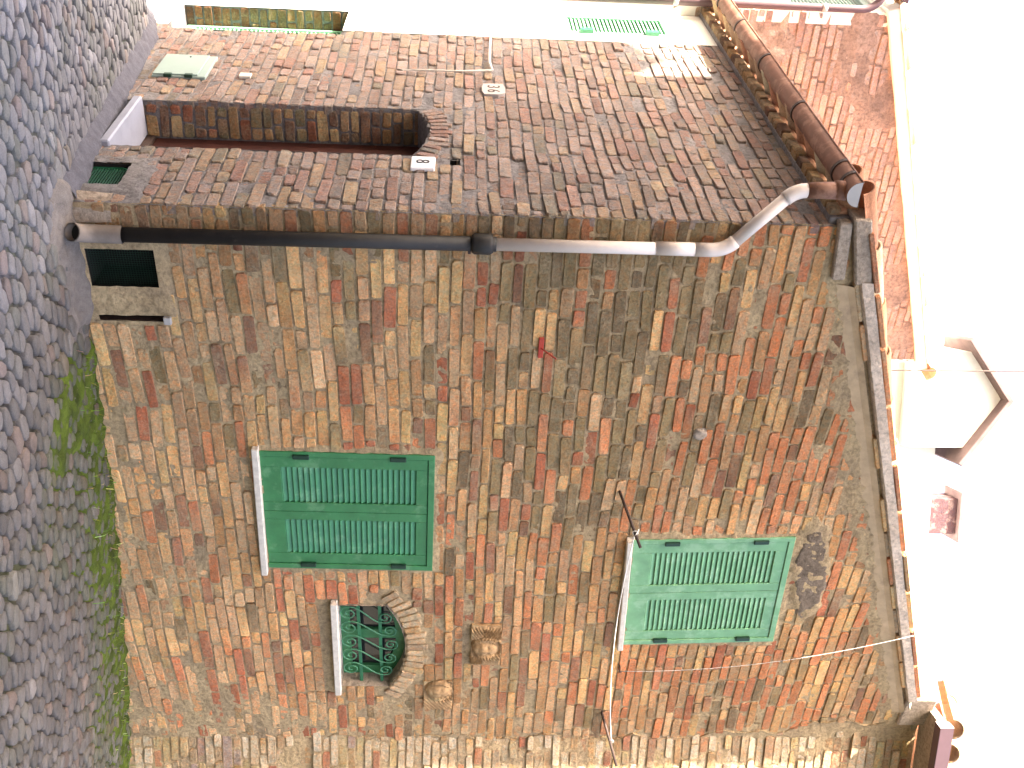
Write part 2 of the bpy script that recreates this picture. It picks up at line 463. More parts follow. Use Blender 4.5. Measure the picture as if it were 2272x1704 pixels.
for i in range(len(xs) - 1):
    for j in range(len(ys) - 1):
        x, y = (xs[i] + xs[i + 1]) / 2, (ys[j] + ys[j + 1]) / 2
        t = smooth(-.2, .7, x + .3 * nz(x, y, 5, 1.2))
        base = [lerp(CEM[k], EARTH[k], t) for k in range(3)]
        mm = mossy(x, y); c = tuple(lerp(base[k], MOSS[k], mm * .8) for k in range(3))
        street_mb.f.append([vid[(i, j)], vid[(i + 1, j)], vid[(i + 1, j + 1)], vid[(i, j + 1)]]); street_mb.c.append(c)
street = struct(street_mb.build('street', M['ground'], None, True))

def clip_half(poly, px, py, nx, ny):
    out = []; n = len(poly)
    for i in range(n):
        a, b = poly[i], poly[(i + 1) % n]
        da = (a[0] - px) * nx + (a[1] - py) * ny; db = (b[0] - px) * nx + (b[1] - py) * ny
        if da <= 0: out.append(a)
        if (da < 0 < db) or (db < 0 < da):
            t = da / (da - db); out.append((a[0] + (b[0] - a[0]) * t, a[1] + (b[1] - a[1]) * t))
    return out
def cobbles(seed=5):
    rng = random.Random(seed); AN = 1.5      # stones lie lengthwise along the wall
    pts = []
    def fill(x0, x1, y0, y1, s, ok):
        j = 0; y = y0
        while y < y1:
            x = x0 + (s / 2 if j % 2 else 0)
            while x < x1:
                px, py = x + rng.uniform(-.36, .36) * s, y + rng.uniform(-.34, .34) * s
                if ok(px * AN, py) and not any((px - a) ** 2 + (py - b) ** 2 < (s * .5) ** 2 for a, b, _ in pts[-130:]): pts.append((px, py, s))
                x += s
            y += s * .866; j += 1
    wob = lambda y: .25 + .35 * nz(0, y, 4.4, .8)
    fill(-3.2 / AN, 1.3 / AN, -3.2, 4.4, .076, lambda x, y: x < wob(y) and (y < -.04 or x < -.1))
    fill(-.5 / AN, 6.2 / AN, -3.2, .3, .078, lambda x, y: x >= wob(y) and y < -.05 - .12 * max(0, x - 4.2))
    cell = .3; grid = {}
    for k, (x, y, s) in enumerate(pts): grid.setdefault((int(x // cell), int(y // cell)), []).append(k)
    res = []
    for k, (x, y, s) in enumerate(pts):
        q = proj((x * AN, y, gz(x * AN, y)))
        if q is None or not (-60 < q[0] < 520 and -90 < q[1] < 1800): continue
        poly = [(x - s, y - s), (x + s, y - s), (x + s, y + s), (x - s, y + s)]
        for gi in (-1, 0, 1):
            for gj in (-1, 0, 1):
                for o in grid.get((int(x // cell) + gi, int(y // cell) + gj), []):
                    if o == k: continue
                    ox, oy, _ = pts[o]
                    if abs(ox - x) < .3 and abs(oy - y) < .3:
                        poly = clip_half(poly, (x + ox) / 2, (y + oy) / 2, ox - x, oy - y)
        if len(poly) < 3: continue
        cxp = sum(p[0] for p in poly) / len(poly); cyp = sum(p[1] for p in poly) / len(poly)
        ring = []
        for t in range(10):
            a = 2 * math.pi * t / 10 + .3
            dx, dy = math.cos(a), math.sin(a); r = 9
            for i in range(len(poly)):
                (ax, ay), (bx, by) = poly[i], poly[(i + 1) % len(poly)]
                ex, ey = bx - ax, by - ay; den = dx * ey - dy * ex
                if abs(den) < 1e-9: continue
                tt = ((ax - cxp) * ey - (ay - cyp) * ex) / den
                if tt > 0: r = min(r, tt)
            ring.append(min(r, s * .85))
        ring = [.76 * ring[t] + .12 * (ring[t - 1] + ring[(t + 1) % 10]) for t in range(10)]
        cxw = cxp * AN; gap = rng.uniform(.84, .96) - .10 * mossy(cxw, cyp)
        h = rng.uniform(.005, .012) * (.7 if cxw < .2 else 1); g0 = gz(cxw, cyp); tx, ty = rng.uniform(-.06, .06), rng.uniform(-.06, .06)
        sx = (gz(cxw + .1, cyp) - gz(cxw - .1, cyp)) / .2; sy = (gz(cxw, cyp + .1) - gz(cxw, cyp - .1)) / .2
        vs = []
        for sc_, zz in ((1.0, -.035), (.96, h * .25), (.80, h * .88)):
            for t in range(10):
                a = 2 * math.pi * t / 10 + .3; rr = ring[t] * gap * sc_
                dx, dy = rr * math.cos(a) * AN, rr * math.sin(a)
                vs.append((cxw + dx, cyp + dy, g0 + (sx + tx) * dx + (sy + ty) * dy + zz + (rng.uniform(-.003, .003) if zz > 0 else 0)))
        vs.append((cxw, cyp, g0 + h))
        fs = []
        for r in (0, 1):
            for t in range(10): fs.append((r * 10 + t, r * 10 + (t + 1) % 10, (r + 1) * 10 + (t + 1) % 10, (r + 1) * 10 + t))
        for t in range(10): fs.append((20 + t, 20 + (t + 1) % 10, 30))
        t = smooth(-.3, .6, cxw + .35 * nz(cxw, cyp, 8, .9)); kf = rng.uniform(.74, 1.22) * (1.35 if rng.random() < .07 else 1)
        base = [lerp(STONE_L[i], STONE_R[i], t) * kf for i in range(3)]
        if rng.random() < .12: base = [base[0] * 1.15, base[1] * .98, base[2] * .9]
        mm = clamp(mossy(cxw, cyp) * rng.uniform(.1, .75))
        c = tuple(lerp(base[i], MOSS[i] * .8, mm * .75) for i in range(3))
        area = sum(r * r for r in ring); q = proj((cxw, cyp, g0))
        vis = -10 < q[0] < 2280 and -10 < q[1] < 1714
        res.append((area / q[2] ** 3 if vis else 0, vs, fs, c))
    res.sort(key=lambda r: -r[0]); rest = MB()
    for k, (a, vs, fs, c) in enumerate(res):
        if k < 300:
            q = MB(); q.add(vs, fs, c); q.build('cobble', M['cobble'], street, True)
        else: rest.add(vs, fs, c)
    rest.build('cobbles', M['cobble'], street, True, 'stuff')
cobbles()

def ground_patch(name, u0, u1, v0, v1, hf, colf, mat, step, parent, kind=None):
    mb = MB(); nu = int((u1 - u0) / step) + 1; nv = int((v1 - v0) / step) + 1
    for i in range(nu + 1):
        for j in range(nv + 1):
            x, y = u0 + (u1 - u0) * i / nu, v0 + (v1 - v0) * j / nv
            mb.v.append((x, y, gz(x, y) + hf(x, y)))
    for i in range(nu):
        for j in range(nv):
            x, y = u0 + (u1 - u0) * (i + .5) / nu, v0 + (v1 - v0) * (j + .5) / nv
            if hf(x, y) < -.045: continue
            a = i * (nv + 1) + j
            mb.f.append([a, a + nv + 1, a + nv + 2, a + 1]); mb.c.append(colf(x, y))
    o = mb.build(name, mat, parent, True)
    if kind: o['kind'] = kind
    return o
def moss_h(x, y):
    mm = mossy(x, y)
    return -.05 + mm * (.058 + .022 * nz(x, y, 1.1, 9) + .014 * nz(x, y, 2.1, 31))
moss = ground_patch('moss', .45, 5.4, -1.5, .02, moss_h,
    lambda x, y: tuple(MOSS[k] * lerp(.55, 1.35, clamp(.5 + .9 * nz(x, y, 6.6, 12))) for k in range(3)), M['moss'], .02, None, 'stuff')
tag(moss, 'bright green moss growing between the cobbles along the foot of the wall', 'moss')
def apron_h(x, y):
    e = min(smooth(-.2, -.05, x + .08 * nz(x, y, 1, 6)), smooth(1.0, .55, x + .12 * nz(x, y, 2, 5))) * smooth(-.34, -.16, y + .1 * nz(x, y, 3, 5) + .08 * smooth(.4, .9, x))
    return -.06 + e * (.075 + .03 * smooth(-.15, 0, y) + .012 * nz(x, y, 4, 14))
struct(ground_patch('cement_apron', -.25, 1.1, -.42, .02, apron_h, lambda x, y: lin((116, 108, 104)), M['ground'], .02, None))
def fillet_h(x, y):
    return -.06 + (.07 + .05 * smooth(-.11, -.01, x)) * smooth(-.17, -.09, x + .04 * nz(x, y, 3, 6)) + .01 * nz(x, y, 4, 14)
struct(ground_patch('cement_fillet', -.2, .02, .02, 3.2, fillet_h, lambda x, y: lin((86, 84, 92)), M['ground'], .02, None))

# grass blades in the moss
def blades():
    rng = random.Random(11); mb = MB()
    for k in range(300):
        x = rng.uniform(.6, 4.7); y = -abs(rng.gauss(0, .17)) - .015 - .12 * max(0, x - 4.2)
        if mossy(x, y) < .35: continue
        g = gz(x, y) + .0; l = rng.uniform(.015, .06) * (1.5 if rng.random() < .1 else 1); a = rng.uniform(0, 6.28); w = rng.uniform(.0012, .0025)
        dx, dy = math.cos(a), math.sin(a); b1 = rng.uniform(.2, .9) * l
        c = tuple(v * rng.uniform(.7, 1.5) for v in (lin((110, 132, 50)) if rng.random() < .8 else lin((190, 185, 130))))
        p0 = Vector((x, y, g)); p1 = p0 + Vector((dx * b1 * .4, dy * b1 * .4, l * .7)); p2 = p0 + Vector((dx * b1, dy * b1, l))
        s = Vector((-dy, dx, 0)) * w
        mb.poly([p0 - s, p0 + s, p1 + s * .8, p1 - s * .8], c); mb.poly([p1 - s * .8, p1 + s * .8, p2], c)
    o = mb.build('grass', M['moss'], None); o['kind'] = 'stuff'; tag(o, 'short grass blades sprouting from the moss at the wall foot', 'grass')
blades()

# ------------------------------------------------------------------ corner house
house = thing('corner_house', 'old two-storey corner house of mixed ochre and red brick with green shutters', 'house', (0, 0, 0))
MAIN = Frame((0, 0, 0), (1, 0, 0), (0, -1, 0)); SIDE = Frame((0, 0, 0), (0, 1, 0), (-1, 0, 0))
RAKE_IN = lambda x: 3.90 + .350 * x
W1 = dict(c=(2.02, 1.30), w=.945, h=1.03, rot=-.012)
W2 = dict(c=(2.672, 3.605), w=.975, h=1.03, rot=.045)
def wrect(W, mg=0.): return rect(W['c'][0] - W['w'] / 2 - mg, W['c'][0] + W['w'] / 2 + mg, W['c'][1] - W['h'] / 2 - mg, W['c'][1] + W['h'] / 2 + mg, W['rot'])
AR_C, AR_R = (3.24, .887), .743           # arch of the little window
def arch_poly(cu, cv, R, half, base, n=14):
    a = math.asin(half / R)
    return [(cu - half, base), (cu + half, base)] + [(cu + R * math.sin(t), cv + R * math.cos(t)) for t in [a - 2 * a * i / n for i in range(n + 1)]]
arch_open = arch_poly(AR_C[0], AR_C[1], AR_R, .405, 1.185)
arch_out = arch_poly(AR_C[0], AR_C[1], AR_R + .15, .60, AR_C[1] + math.sqrt((AR_R + .15) ** 2 - .36) - .001) 
arch_ring = [(AR_C[0] + (AR_R + .02) * math.sin(t), AR_C[1] + (AR_R - .03) * math.cos(t)) for t in (-.72, .72)]
ring_poly = [(AR_C[0] - .50, 1.44), (AR_C[0] + .50, 1.44)] + [(AR_C[0] + (AR_R + .155) * math.sin(t), AR_C[1] + (AR_R + .155) * math.cos(t)) for t in [.70 - 1.4 * i / 14 for i in range(15)]]
vent_r = rect(.255, .475, .05, .385)
slot_r = rect(.645, .685, .04, .39)
head1 = rect(3.005, 3.405, 2.075, 2.275); head2 = rect(3.585, 3.875, 1.755, 1.955)

OCH = [(186, 146, 100), (196, 158, 110), (178, 138, 96), (204, 170, 122), (170, 134, 98), (190, 150, 112)]
YEL = [(194, 166, 114), (186, 158, 108), (202, 176, 126)]
ORA = [(190, 122, 84), (180, 114, 80), (198, 134, 96), (174, 110, 82)]
RED = [(156, 86, 64), (144, 78, 58), (168, 96, 74)]
OLI = [(124, 114, 84), (112, 104, 80), (136, 124, 92), (104, 96, 78)]
DRK = [(128, 92, 76), (116, 86, 74), (140, 100, 84)]
BEI = [(188, 158, 124), (176, 148, 116), (196, 168, 134), (170, 142, 114)]
PIN = [(168, 136, 124), (176, 146, 134), (160, 126, 112), (184, 156, 146), (154, 128, 118)]
PRD = [(168, 108, 90), (156, 96, 80), (176, 118, 100)]
def pick(rng, tab, mean=(.44, .31, .195), amt=.17):
    t = rng.random() * sum(w for w, _ in tab)
    for w, p in tab:
        t -= w
        if t <= 0: break
    c = rng.choice(p); k = rng.uniform(.88, 1.12)
    c = lin(c)
    return tuple(lerp(x, mn, amt) * k for x, mn in zip(c, mean))
def main_col(u, v, rng):
    w = dict(o=.34, y=.10, r=.12, R=.07, l=.08, d=.06, b=.2)
    if v < .75: w.update(o=.32, y=.06, r=.05, R=.05, l=.05, d=.12, b=.5)
    ol = smooth(2.1, 2.5, v) * smooth(3.55, 3.0, v) * smooth(2.3, 1.3, u + .25 * nz(u, v, 1, 2.5))
    w['l'] += ol * 1.5 * (1.2 if v < 3.0 else .7) * (.6 + .8 * clamp(nz(u, v, 4.2, 2.2) + .5))
    if v > 2.4: w['l'] += .10; w['r'] += .16; w['b'] *= .6; w['d'] += .04
    if v > 3.1: w['r'] += .16; w['l'] *= .7; w['o'] += .10; w['b'] += .08; w['y'] *= .7
    if u > 2.6 and v < 1.6: w['r'] += .08; w['R'] += .03
    if u > 3.55: w['b'] += .5 * smooth(3.6, 4.1, u)
    if u < 1.3 and .7 < v < 2.0: w['b'] += .35; w['l'] += .06
    if 1.3 < v < 2.3 and u < 2: w['R'] += .1; w['y'] += .06
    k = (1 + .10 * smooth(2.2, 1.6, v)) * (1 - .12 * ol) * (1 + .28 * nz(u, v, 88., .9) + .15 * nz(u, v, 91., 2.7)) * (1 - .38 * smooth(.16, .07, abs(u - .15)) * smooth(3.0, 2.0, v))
    return tuple(x * k * q for q, x in zip((1.33, 1.14, 1.0), pick(rng, [(w['o'], OCH), (w['y'], YEL), (w['r'], ORA), (w['R'], RED), (w['l'], OLI), (w['d'], DRK), (w['b'], BEI)])))
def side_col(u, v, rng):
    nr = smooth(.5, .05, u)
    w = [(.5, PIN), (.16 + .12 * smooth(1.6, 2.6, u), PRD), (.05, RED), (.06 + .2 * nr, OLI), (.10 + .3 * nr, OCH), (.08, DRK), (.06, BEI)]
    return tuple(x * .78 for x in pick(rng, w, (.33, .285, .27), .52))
def wave_m(u, v): return .020 * nz(u, v, 1.7, .8) + .008 * nz(u, v, 5.7, 2.3) + .03 * smooth(3., 4.4, v) * smooth(1.8, 0, u)
def wave_s(u, v): return .020 * nz(u, v, 11.7, .8) + .012 * nz(u, v, 15.7, 2.3)
def smear_m(u, v):
    """patches where pointing mortar has been smeared flush with the brick faces"""
    s = .30 * smooth(.05, .5, nz(u, v, 21., 1.1))
    s += .42 * smooth(.6, .15, v + .12 * nz(u, v, 3, 4))
    s += .5 * smooth(1.2, .5, u + .2 * nz(u, v, 8, 3)) * smooth(2.1, 1.4, v) * smooth(-.2, .3, nz(u, v, 5, 3))
    s += .55 * smooth(3.65, 3.95, u + .12 * nz(u, v, 9, 3)) * smooth(3.0, 1.6, v) 
    s += 1.1 * smooth(-.24, -.10, v - RAKE_IN(u) + .08 * nz(u, v, 2, 5))
    s += .3 * smooth(3.3, 3.9, v) * smooth(0, .5, nz(u, v, 31, 3.0))
    if v > .35: s *= smooth(.06, .3, u)
    if inside(ring_poly, u, v): s *= .1
    # cement round the vent, the upper window and its patched head
    for (a, bq, c, d, m_) in ((.2, .64, -.05, .44, .05),):
        e = min(u - a, bq - u, v - c, d - v); s = max(s, 1.6 * smooth(-.04, .03, e + .04 * nz(u, v, 6, 9)))
    px, pz = u - 2.45, v - 4.26
    s = max(s, 1.7 * smooth(1.15, .8, math.hypot(px / .46, (pz - .12 * px) / .13) + .2 * nz(u, v, 6, 6)))
    for W in (W1, W2):
        cu, cv = W['c']; e = max(abs(u - cu) - W['w'] / 2, abs(v - cv) - W['h'] / 2)
        s = max(s, 1.3 * smooth(.05, .015, e + .03 * nz(u, v, 6, 8)))
    return s
MORT = lambda s, u, v, q: -.0085 + .007 * nz(u, v, q, 26) + .006 * nz(u, v, q + 3, 9) + .011 * s
main_open = [wrect(W1, .008), wrect(W2, .008), arch_open, rect(.225, .505, .02, .415), rect(.63, .70, .02, .40)]
main_keep = lambda u, v: v < RAKE_IN(u) + .10 and not any(inside(p, u, v) for p in (wrect(W1, -.006), wrect(W2, -.006), arch_open, vent_r, slot_r)) and u < 4.24
main_wall = mortar_sheet('wall', MAIN, 0.0, 4.24, -.6, 5.42, main_keep, lambda u, v: MORT(smear_m(u, v), u, v, 0.), M['mortar'], house)
def dep_m(u, v, rng):
    return rng.uniform(-.003, .005) - (.008 if rng.random() < .06 else 0)
def main_ub(v):
    lo = 0.0
    if v > RAKE_IN(0) - .03: lo = (v + .03 - 3.90) / .35
    hi = 4.22 + .03 * math.sin(v * 9.) + (.02 if int(v / .068) % 2 else -.02)
    hi -= .22 * smooth(3.4, 5.3, v)
    return (lo, hi)
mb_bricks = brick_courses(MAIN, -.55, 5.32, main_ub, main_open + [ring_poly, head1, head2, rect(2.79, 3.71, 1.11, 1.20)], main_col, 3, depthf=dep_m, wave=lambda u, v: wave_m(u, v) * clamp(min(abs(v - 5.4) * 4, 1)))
ARCH_TAN = lambda u, v, rng: tuple(x * 1.2 for x in pick(rng, [(.8, BEI), (.25, OCH)]))
mb_bricks += arc_bricks(MAIN, AR_C[0], AR_C[1], AR_R + .012, AR_R + .145, -.68, .68, ARCH_TAN, 8, .06)

# side wall in the alley
DOOR_U = (.715, 1.415)
D_C, D_R = (1.065, .936), .806
door_open = arch_poly(D_C[0], D_C[1], D_R, .35, -.4)
ring_d = [(D_C[0] - .40, 1.66), (D_C[0] + .40, 1.66)] + [(D_C[0] + (D_R + .14) * math.sin(t), D_C[1] + (D_R + .14) * math.cos(t)) for t in [.44 - .88 * i / 10 for i in range(11)]]
svent = rect(.195, .46, -.06, .205)
hole_r = rect(.605, .685, 1.865, 1.925)
low_win = rect(2.86, 3.46, -.20, 1.05)
side_open = [door_open, svent, hole_r, low_win]
side_open_b = [door_open, rect(.165, .49, -.1, .235), hole_r, low_win]
S_TOP = 3.84
def smear_s(u, v):
    s = .30 * smooth(.0, .45, nz(u, v, 51., 1.3)) + .22
    s += .5 * smooth(.35, .05, v - gz(-.1, u))
    e = min(u - .10, .56 - u, v + .15, .33 - v); s = max(s, 1.6 * smooth(-.04, .03, e + .04 * nz(u, v, 6, 9)))
    return s
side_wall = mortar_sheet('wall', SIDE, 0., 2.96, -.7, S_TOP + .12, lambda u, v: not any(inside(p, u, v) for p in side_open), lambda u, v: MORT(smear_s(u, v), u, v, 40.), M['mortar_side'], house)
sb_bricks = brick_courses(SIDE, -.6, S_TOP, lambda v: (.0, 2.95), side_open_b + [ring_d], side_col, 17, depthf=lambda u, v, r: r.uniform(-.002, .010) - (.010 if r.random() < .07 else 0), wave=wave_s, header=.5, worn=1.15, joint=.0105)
sb_bricks += arc_bricks(SIDE, D_C[0], D_C[1], D_R + .008, D_R + .135, -.43, .43, side_col, 9, .058)
# choose the 300 bricks that show largest, the others are joined
NM = len(mb_bricks)
allb = [(a, 0, i) for a, i in shown(mb_bricks, MAIN.n)] + [(a, 1, i) for a, i in shown(sb_bricks, SIDE.n)]
allb.sort(reverse=True)
top_m = set(i for a, k, i in allb if k == 0 and a > 0); 
top = allb[:300]
emit(mb_bricks, M['brick'], main_wall, set(i for a, k, i in top if k == 0))
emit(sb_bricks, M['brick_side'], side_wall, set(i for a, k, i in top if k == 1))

# unseen solid core behind the faces, added to stop light leaks
q = MB(); q.wbox((.34, .34, -1.), (4.2, 3.6, 3.75), 0)
q.poly([(.3, .3, 3.7), (4.2, .3, 3.7), (4.2, .3, 5.0)]); q.poly([(4.2, .3, 3.7), (4.2, 3.6, 3.7), (4.2, 3.6, 5.0), (4.2, .3, 5.0)])
q.build('inner_core', M['dark'], house)

def patch(name, fr, cu, cv, ru, rv, skew, mat, z0, seed):
    f = lambda u, v: math.hypot((u - cu) / ru, (v - cv - skew * (u - cu)) / rv) + .28 * nz(u, v, seed, 7) + .1 * nz(u, v, seed, 22)
    return mortar_sheet(name, fr, cu - ru * 1.4, cu + ru * 1.4, cv - rv * 1.6 - abs(skew) * ru, cv + rv * 1.6 + abs(skew) * ru, lambda u, v: f(u, v) < 1.0,
        lambda u, v: z0 + .008 * smooth(1.0, .8, f(u, v)) + .004 * nz(u, v, seed, 30) - .012 * smooth(.85, 1.05, f(u, v)), mat, house, .012)
patch('cement_patch', MAIN, 2.50, 4.27, .43, .115, .14, M['patch_grey'], .004, 3.)
patch('mortar_patch', MAIN, 1.36, 3.36, .045, .045, 0, M['cement'], .006, 9.)
# ---- shutters
def local_frame(W):
    c, s = math.cos(W['rot']), math.sin(W['rot'])
    o = MAIN.p(W['c'][0], W['c'][1]); ax = Vector((c, 0, s)); az = Vector((-s, 0, c)); ay = Vector((0, -1, 0))
    return o, ax, ay, az
def window_with_shutters(W, mat, lab):
    o, ax, ay, az = local_frame(W); w, h = W['w'] / 2, W['h'] / 2
    f = MB()
    f.box(o, ax, ay, az, -w, -w + .037, -.07, .014, -h, h, .003); f.box(o, ax, ay, az, w - .040, w, -.07, .014, -h, h, .003)
    f.box(o, ax, ay, az, -w + .037, w - .040, -.07, .013, h - .038, h, .003)
    f.build('window_frame', mat, house)
    bk = MB(); bk.box(o, ax, ay, az, -w - .03, w + .03, -.16, -.10, -h - .03, h + .03, 0); bk.build('window_back', M['dark'], house)
    mid = -.006
    for side, (a0, a1, s0, s1) in enumerate(((-w + .039, mid - .0015, .082, .070), (mid + .0015, w - .042, .068, .086))):
        lf = MB(); b0, b1 = -h + .003, h - .041; rb, rt = .122, .068; d0, d1 = -.040, .008 - .0015 * side
        lf.box(o, ax, ay, az, a0, a0 + s0, d0, d1, b0, b1, .003); lf.box(o, ax, ay, az, a1 - s1, a1, d0, d1, b0, b1, .003)
        lf.box(o, ax, ay, az, a0 + s0, a1 - s1, d0, d1 - .0015, b0, b0 + rb, .002); lf.box(o, ax, ay, az, a0 + s0, a1 - s1, d0, d1 - .0015, b1 - rt, b1, .002)
        leaf = lf.build('shutter', mat, house)
        u0, u1 = a0 + s0 + .001, a1 - s1 - .001; v0, v1 = b0 + rb, b1 - rt; n = 24; pt = (v1 - v0) / n
        me = None
        for k in range(n):
            vc = v0 + pt * (k + .5)
            if me is None:
                s = MB(); tl = math.radians(66)
                dy = ay * math.cos(tl) - az * math.sin(tl); dz = az * math.cos(tl) + ay * math.sin(tl)
                s.box((0, 0, 0), ax, dy, dz, u0, u1, -.0185, .0185, -.004, .004, .0035)
                so_ = s.build('slat', mat, leaf); me = so_.data
            else:
                so_ = bpy.data.objects.new('slat', me); COL.objects.link(so_); so_.parent = leaf
            so_.location = o + az * vc + ay * (-.0055)
        hx = a0 - .006 if side == 0 else a1 + .004
        for hv in (-.265, .30):
            hb = MB(); hb.box(o, ax, ay, az, hx - .016, hx + .016, -.002, .026, hv - .048, hv + .048, .004); hb.build('hinge', M['hinge'], leaf)
    return o, ax, ay, az
o, ax, ay, az = window_with_shutters(W1, M['green_dark'], '')
q = MB(); q.box(MAIN.p(2.02, .768), Vector((1, 0, -.030)).normalized(), (0, -1, 0), Vector((.030, 0, 1)).normalized(), -.51, .51, -.12, .045, -.020, .020, .005); q.build('window_sill', M['stone'], house)
o, ax, ay, az = window_with_shutters(W2, M['green_pale'], '')
q = MB(); q.box(MAIN.p(2.70, 3.066), Vector((1, 0, .046)).normalized(), (0, -1, 0), Vector((-.046, 0, 1)).normalized(), -.505, .505, -.12, .05, -.019, .019, .005); q.build('window_sill', M['stone'], house)

# ---- little arched window with wrought iron grille
q = MB()
prof = [(AR_C[0] - .405, 1.185), (AR_C[0] + .405, 1.185)] + [(AR_C[0] + AR_R * math.sin(t), AR_C[1] + AR_R * math.cos(t)) for t in [.576 - 1.152 * i / 14 for i in range(15)]]
for i in range(len(prof)):
    (a, bq), (c, d) = prof[i], prof[(i + 1) % len(prof)]
    q.poly([MAIN.p(a, bq, .004), MAIN.p(c, d, .004), MAIN.p(c, d, -.2), MAIN.p(a, bq, -.2)])
q.build('window_reveal', M['cement'], house)
q = MB(); ctr = (3.24, 1.40)
pin = [(ctr[0] + (a - ctr[0]) * .985, ctr[1] + (b_ - ctr[1]) * .975) for a, b_ in prof]
def ring_fill(mb, outer, inner, d0, d1):
    n = len(outer)
    for i in range(n):
        j = (i + 1) % n
        mb.poly([MAIN.p(*outer[i], d1), MAIN.p(*outer[j], d1), MAIN.p(*inner[j], d1), MAIN.p(*inner[i], d1)])
        mb.poly([MAIN.p(*inner[i], d1), MAIN.p(*inner[j], d1), MAIN.p(*inner[j], d0), MAIN.p(*inner[i], d0)])
pin2 = [(ctr[0] + (a - ctr[0]) * .80, ctr[1] + (b_ - ctr[1]) * .70) for a, b_ in prof]
ring_fill(q, [(ctr[0] + (a - ctr[0]) * 1.02, ctr[1] + (b_ - ctr[1]) * 1.02) for a, b_ in prof], pin2, -.15, -.115)
q.box(MAIN.p(3.235, 1.38), (1, 0, 0), (0, -1, 0), Z, -.045, .045, -.15, -.112, -.19, .235, .004)
aw = q.build('arched_window', M['green_dark'], house)
for s0, s1 in ((2.86, 3.19), (3.28, 3.62)):
    q = MB(); q.box(MAIN.p(0, 0), (1, 0, 0), (0, -1, 0), Z, s0, s1, -.142, -.136, 1.19, 1.60, 0); q.build('pane', M['glass'], aw)
q = MB(); q.box(MAIN.p(3.28, 1.40), (1, 0, 0), (0, -1, 0), Z, -.5, .5, -.30, -.22, -.25, .26, 0); q.build('window_back', M['dark'], house)
q = MB(); q.box(MAIN.p(3.245, 1.166), Vector((1, 0, -.012)).normalized(), (0, -1, 0), Z, -.455, .455, -.14, .045, -.022, .022, .005); q.build('window_sill', M['stone'], house)
gd = -.045
q = MB()
for zz in (1.318, 1.460): q.box(MAIN.p(3.24, zz), (1, 0, 0), (0, -1, 0), Z, -.40, .40, gd - .008, gd + .008, -.011, .011, .002)
grille = q.build('window_grille', M['green_iron'], house)
def spiral(cu, cv, r, a0, turns, n=34, shrink=.16):
    return [(cu + r * (1 - (1 - shrink) * i / n) * math.cos(a0 + turns * 2 * math.pi * i / n), cv + r * (1 - (1 - shrink) * i / n) * math.sin(a0 + turns * 2 * math.pi * i / n)) for i in range(n + 1)]
B_C = [(2.945, 1.255), (3.085, 1.255), (3.222, 1.255), (3.36, 1.255), (3.497, 1.255)]
T_C = [(2.985, 1.493), (3.112, 1.522), (3.25, 1.53), (3.386, 1.516), (3.512, 1.486)]
for (bu, bv), (tu, tv) in zip(B_C, T_C):
    rb, rt = .062, .052
    lo = spiral(bu, bv, rb, math.pi * .93, 1.6)          # leaves the left flank of the lower scroll
    hi = spiral(tu, tv, rt, -math.pi * .10, 1.6)         # meets the right flank of the upper scroll
    a = lo[0]; z_ = hi[0]
    path = lo[::-1] + [(lerp(a[0], z_[0], smooth(0, 1, t)), lerp(a[1], z_[1], t)) for t in (.12, .25, .4, .5, .6, .75, .88)] + hi
    s = MB(); s.tube([MAIN.p(u, v, gd + .014) for u, v in path], .0052, 6); s.build('scroll', M['scroll'], grille, True)

# ---- wall vent with wire mesh, wall slot
def dark_box(fr, u0, u1, v0, v1, d=.25, name='vent_recess', mat='dark'):
    q = MB(); P = lambda a, b_, c: fr.p(a, b_, -c)
    for pts in ([(u0, v0), (u1, v0)], [(u1, v0), (u1, v1)], [(u1, v1), (u0, v1)], [(u0, v1), (u0, v0)]):
        (a, b_), (c, e) = pts; q.poly([P(a, b_, 0.002), P(c, e, 0.002), P(c, e, d), P(a, b_, d)])
    q.poly([P(u0, v0, d), P(u1, v0, d), P(u1, v1, d), P(u0, v1, d)])
    return q.build(name, M[mat], house)
dark_box(MAIN, .245, .485, .04, .395)
q = MB()
for i in range(27):
    v = .045 + .345 * i / 26; q.tube([MAIN.p(.25, v, -.03), MAIN.p(.48, v, -.03)], .0008, 4, cap=False)
for i in range(19):
    u = .25 + .23 * i / 18; q.tube([MAIN.p(u, .045, -.03), MAIN.p(u, .39, -.03)], .0008, 4, cap=False)
q.build('vent_mesh', M['hinge'], house)
dark_box(MAIN, .645, .685, .03, .40, .14, 'wall_slot', 'iron')
q = MB(); q.box(MAIN.p(.668, .405), (1, 0, 0), (0, -1, 0), Z, -.022, .022, -.02, .022, -.022, .018, .004); q.build('slot_clip', M['gutter_cap'], house)
dark_box(SIDE, .185, .47, -.08, .215)
vg = MB(); oo = [(.190, -.065), (.466, -.065), (.466, .150), (.42, .210), (.190, .210)]; ii = [(.198, -.057), (.458, -.057), (.458, .147), (.416, .202), (.198, .202)]
for i in range(5):
    j = (i + 1) % 5
    vg.poly([SIDE.p(*oo[i], -.018), SIDE.p(*oo[j], -.018), SIDE.p(*ii[j], -.018), SIDE.p(*ii[i], -.018)]); vg.poly([SIDE.p(*ii[i], -.018), SIDE.p(*ii[j], -.018), SIDE.p(*ii[j], -.04), SIDE.p(*ii[i], -.04)])
vgo = vg.build('vent_grille', M['green_iron'], house); me = None
for i in range(18):
    v = -.05 + .245 * i / 17
    if me is None:
        s = MB(); s.box((0, 0, 0), (0, 1, 0), (-1, 0, 0), Z, -.126, .126, -.004, .004, -.0022, .0022, 0); ob = s.build('slat', M['vent_paint'], vgo); me = ob.data
    else:
        ob = bpy.data.objects.new('slat', me); COL.objects.link(ob); ob.parent = vgo
    ob.location = SIDE.p(.328, v, -.026)
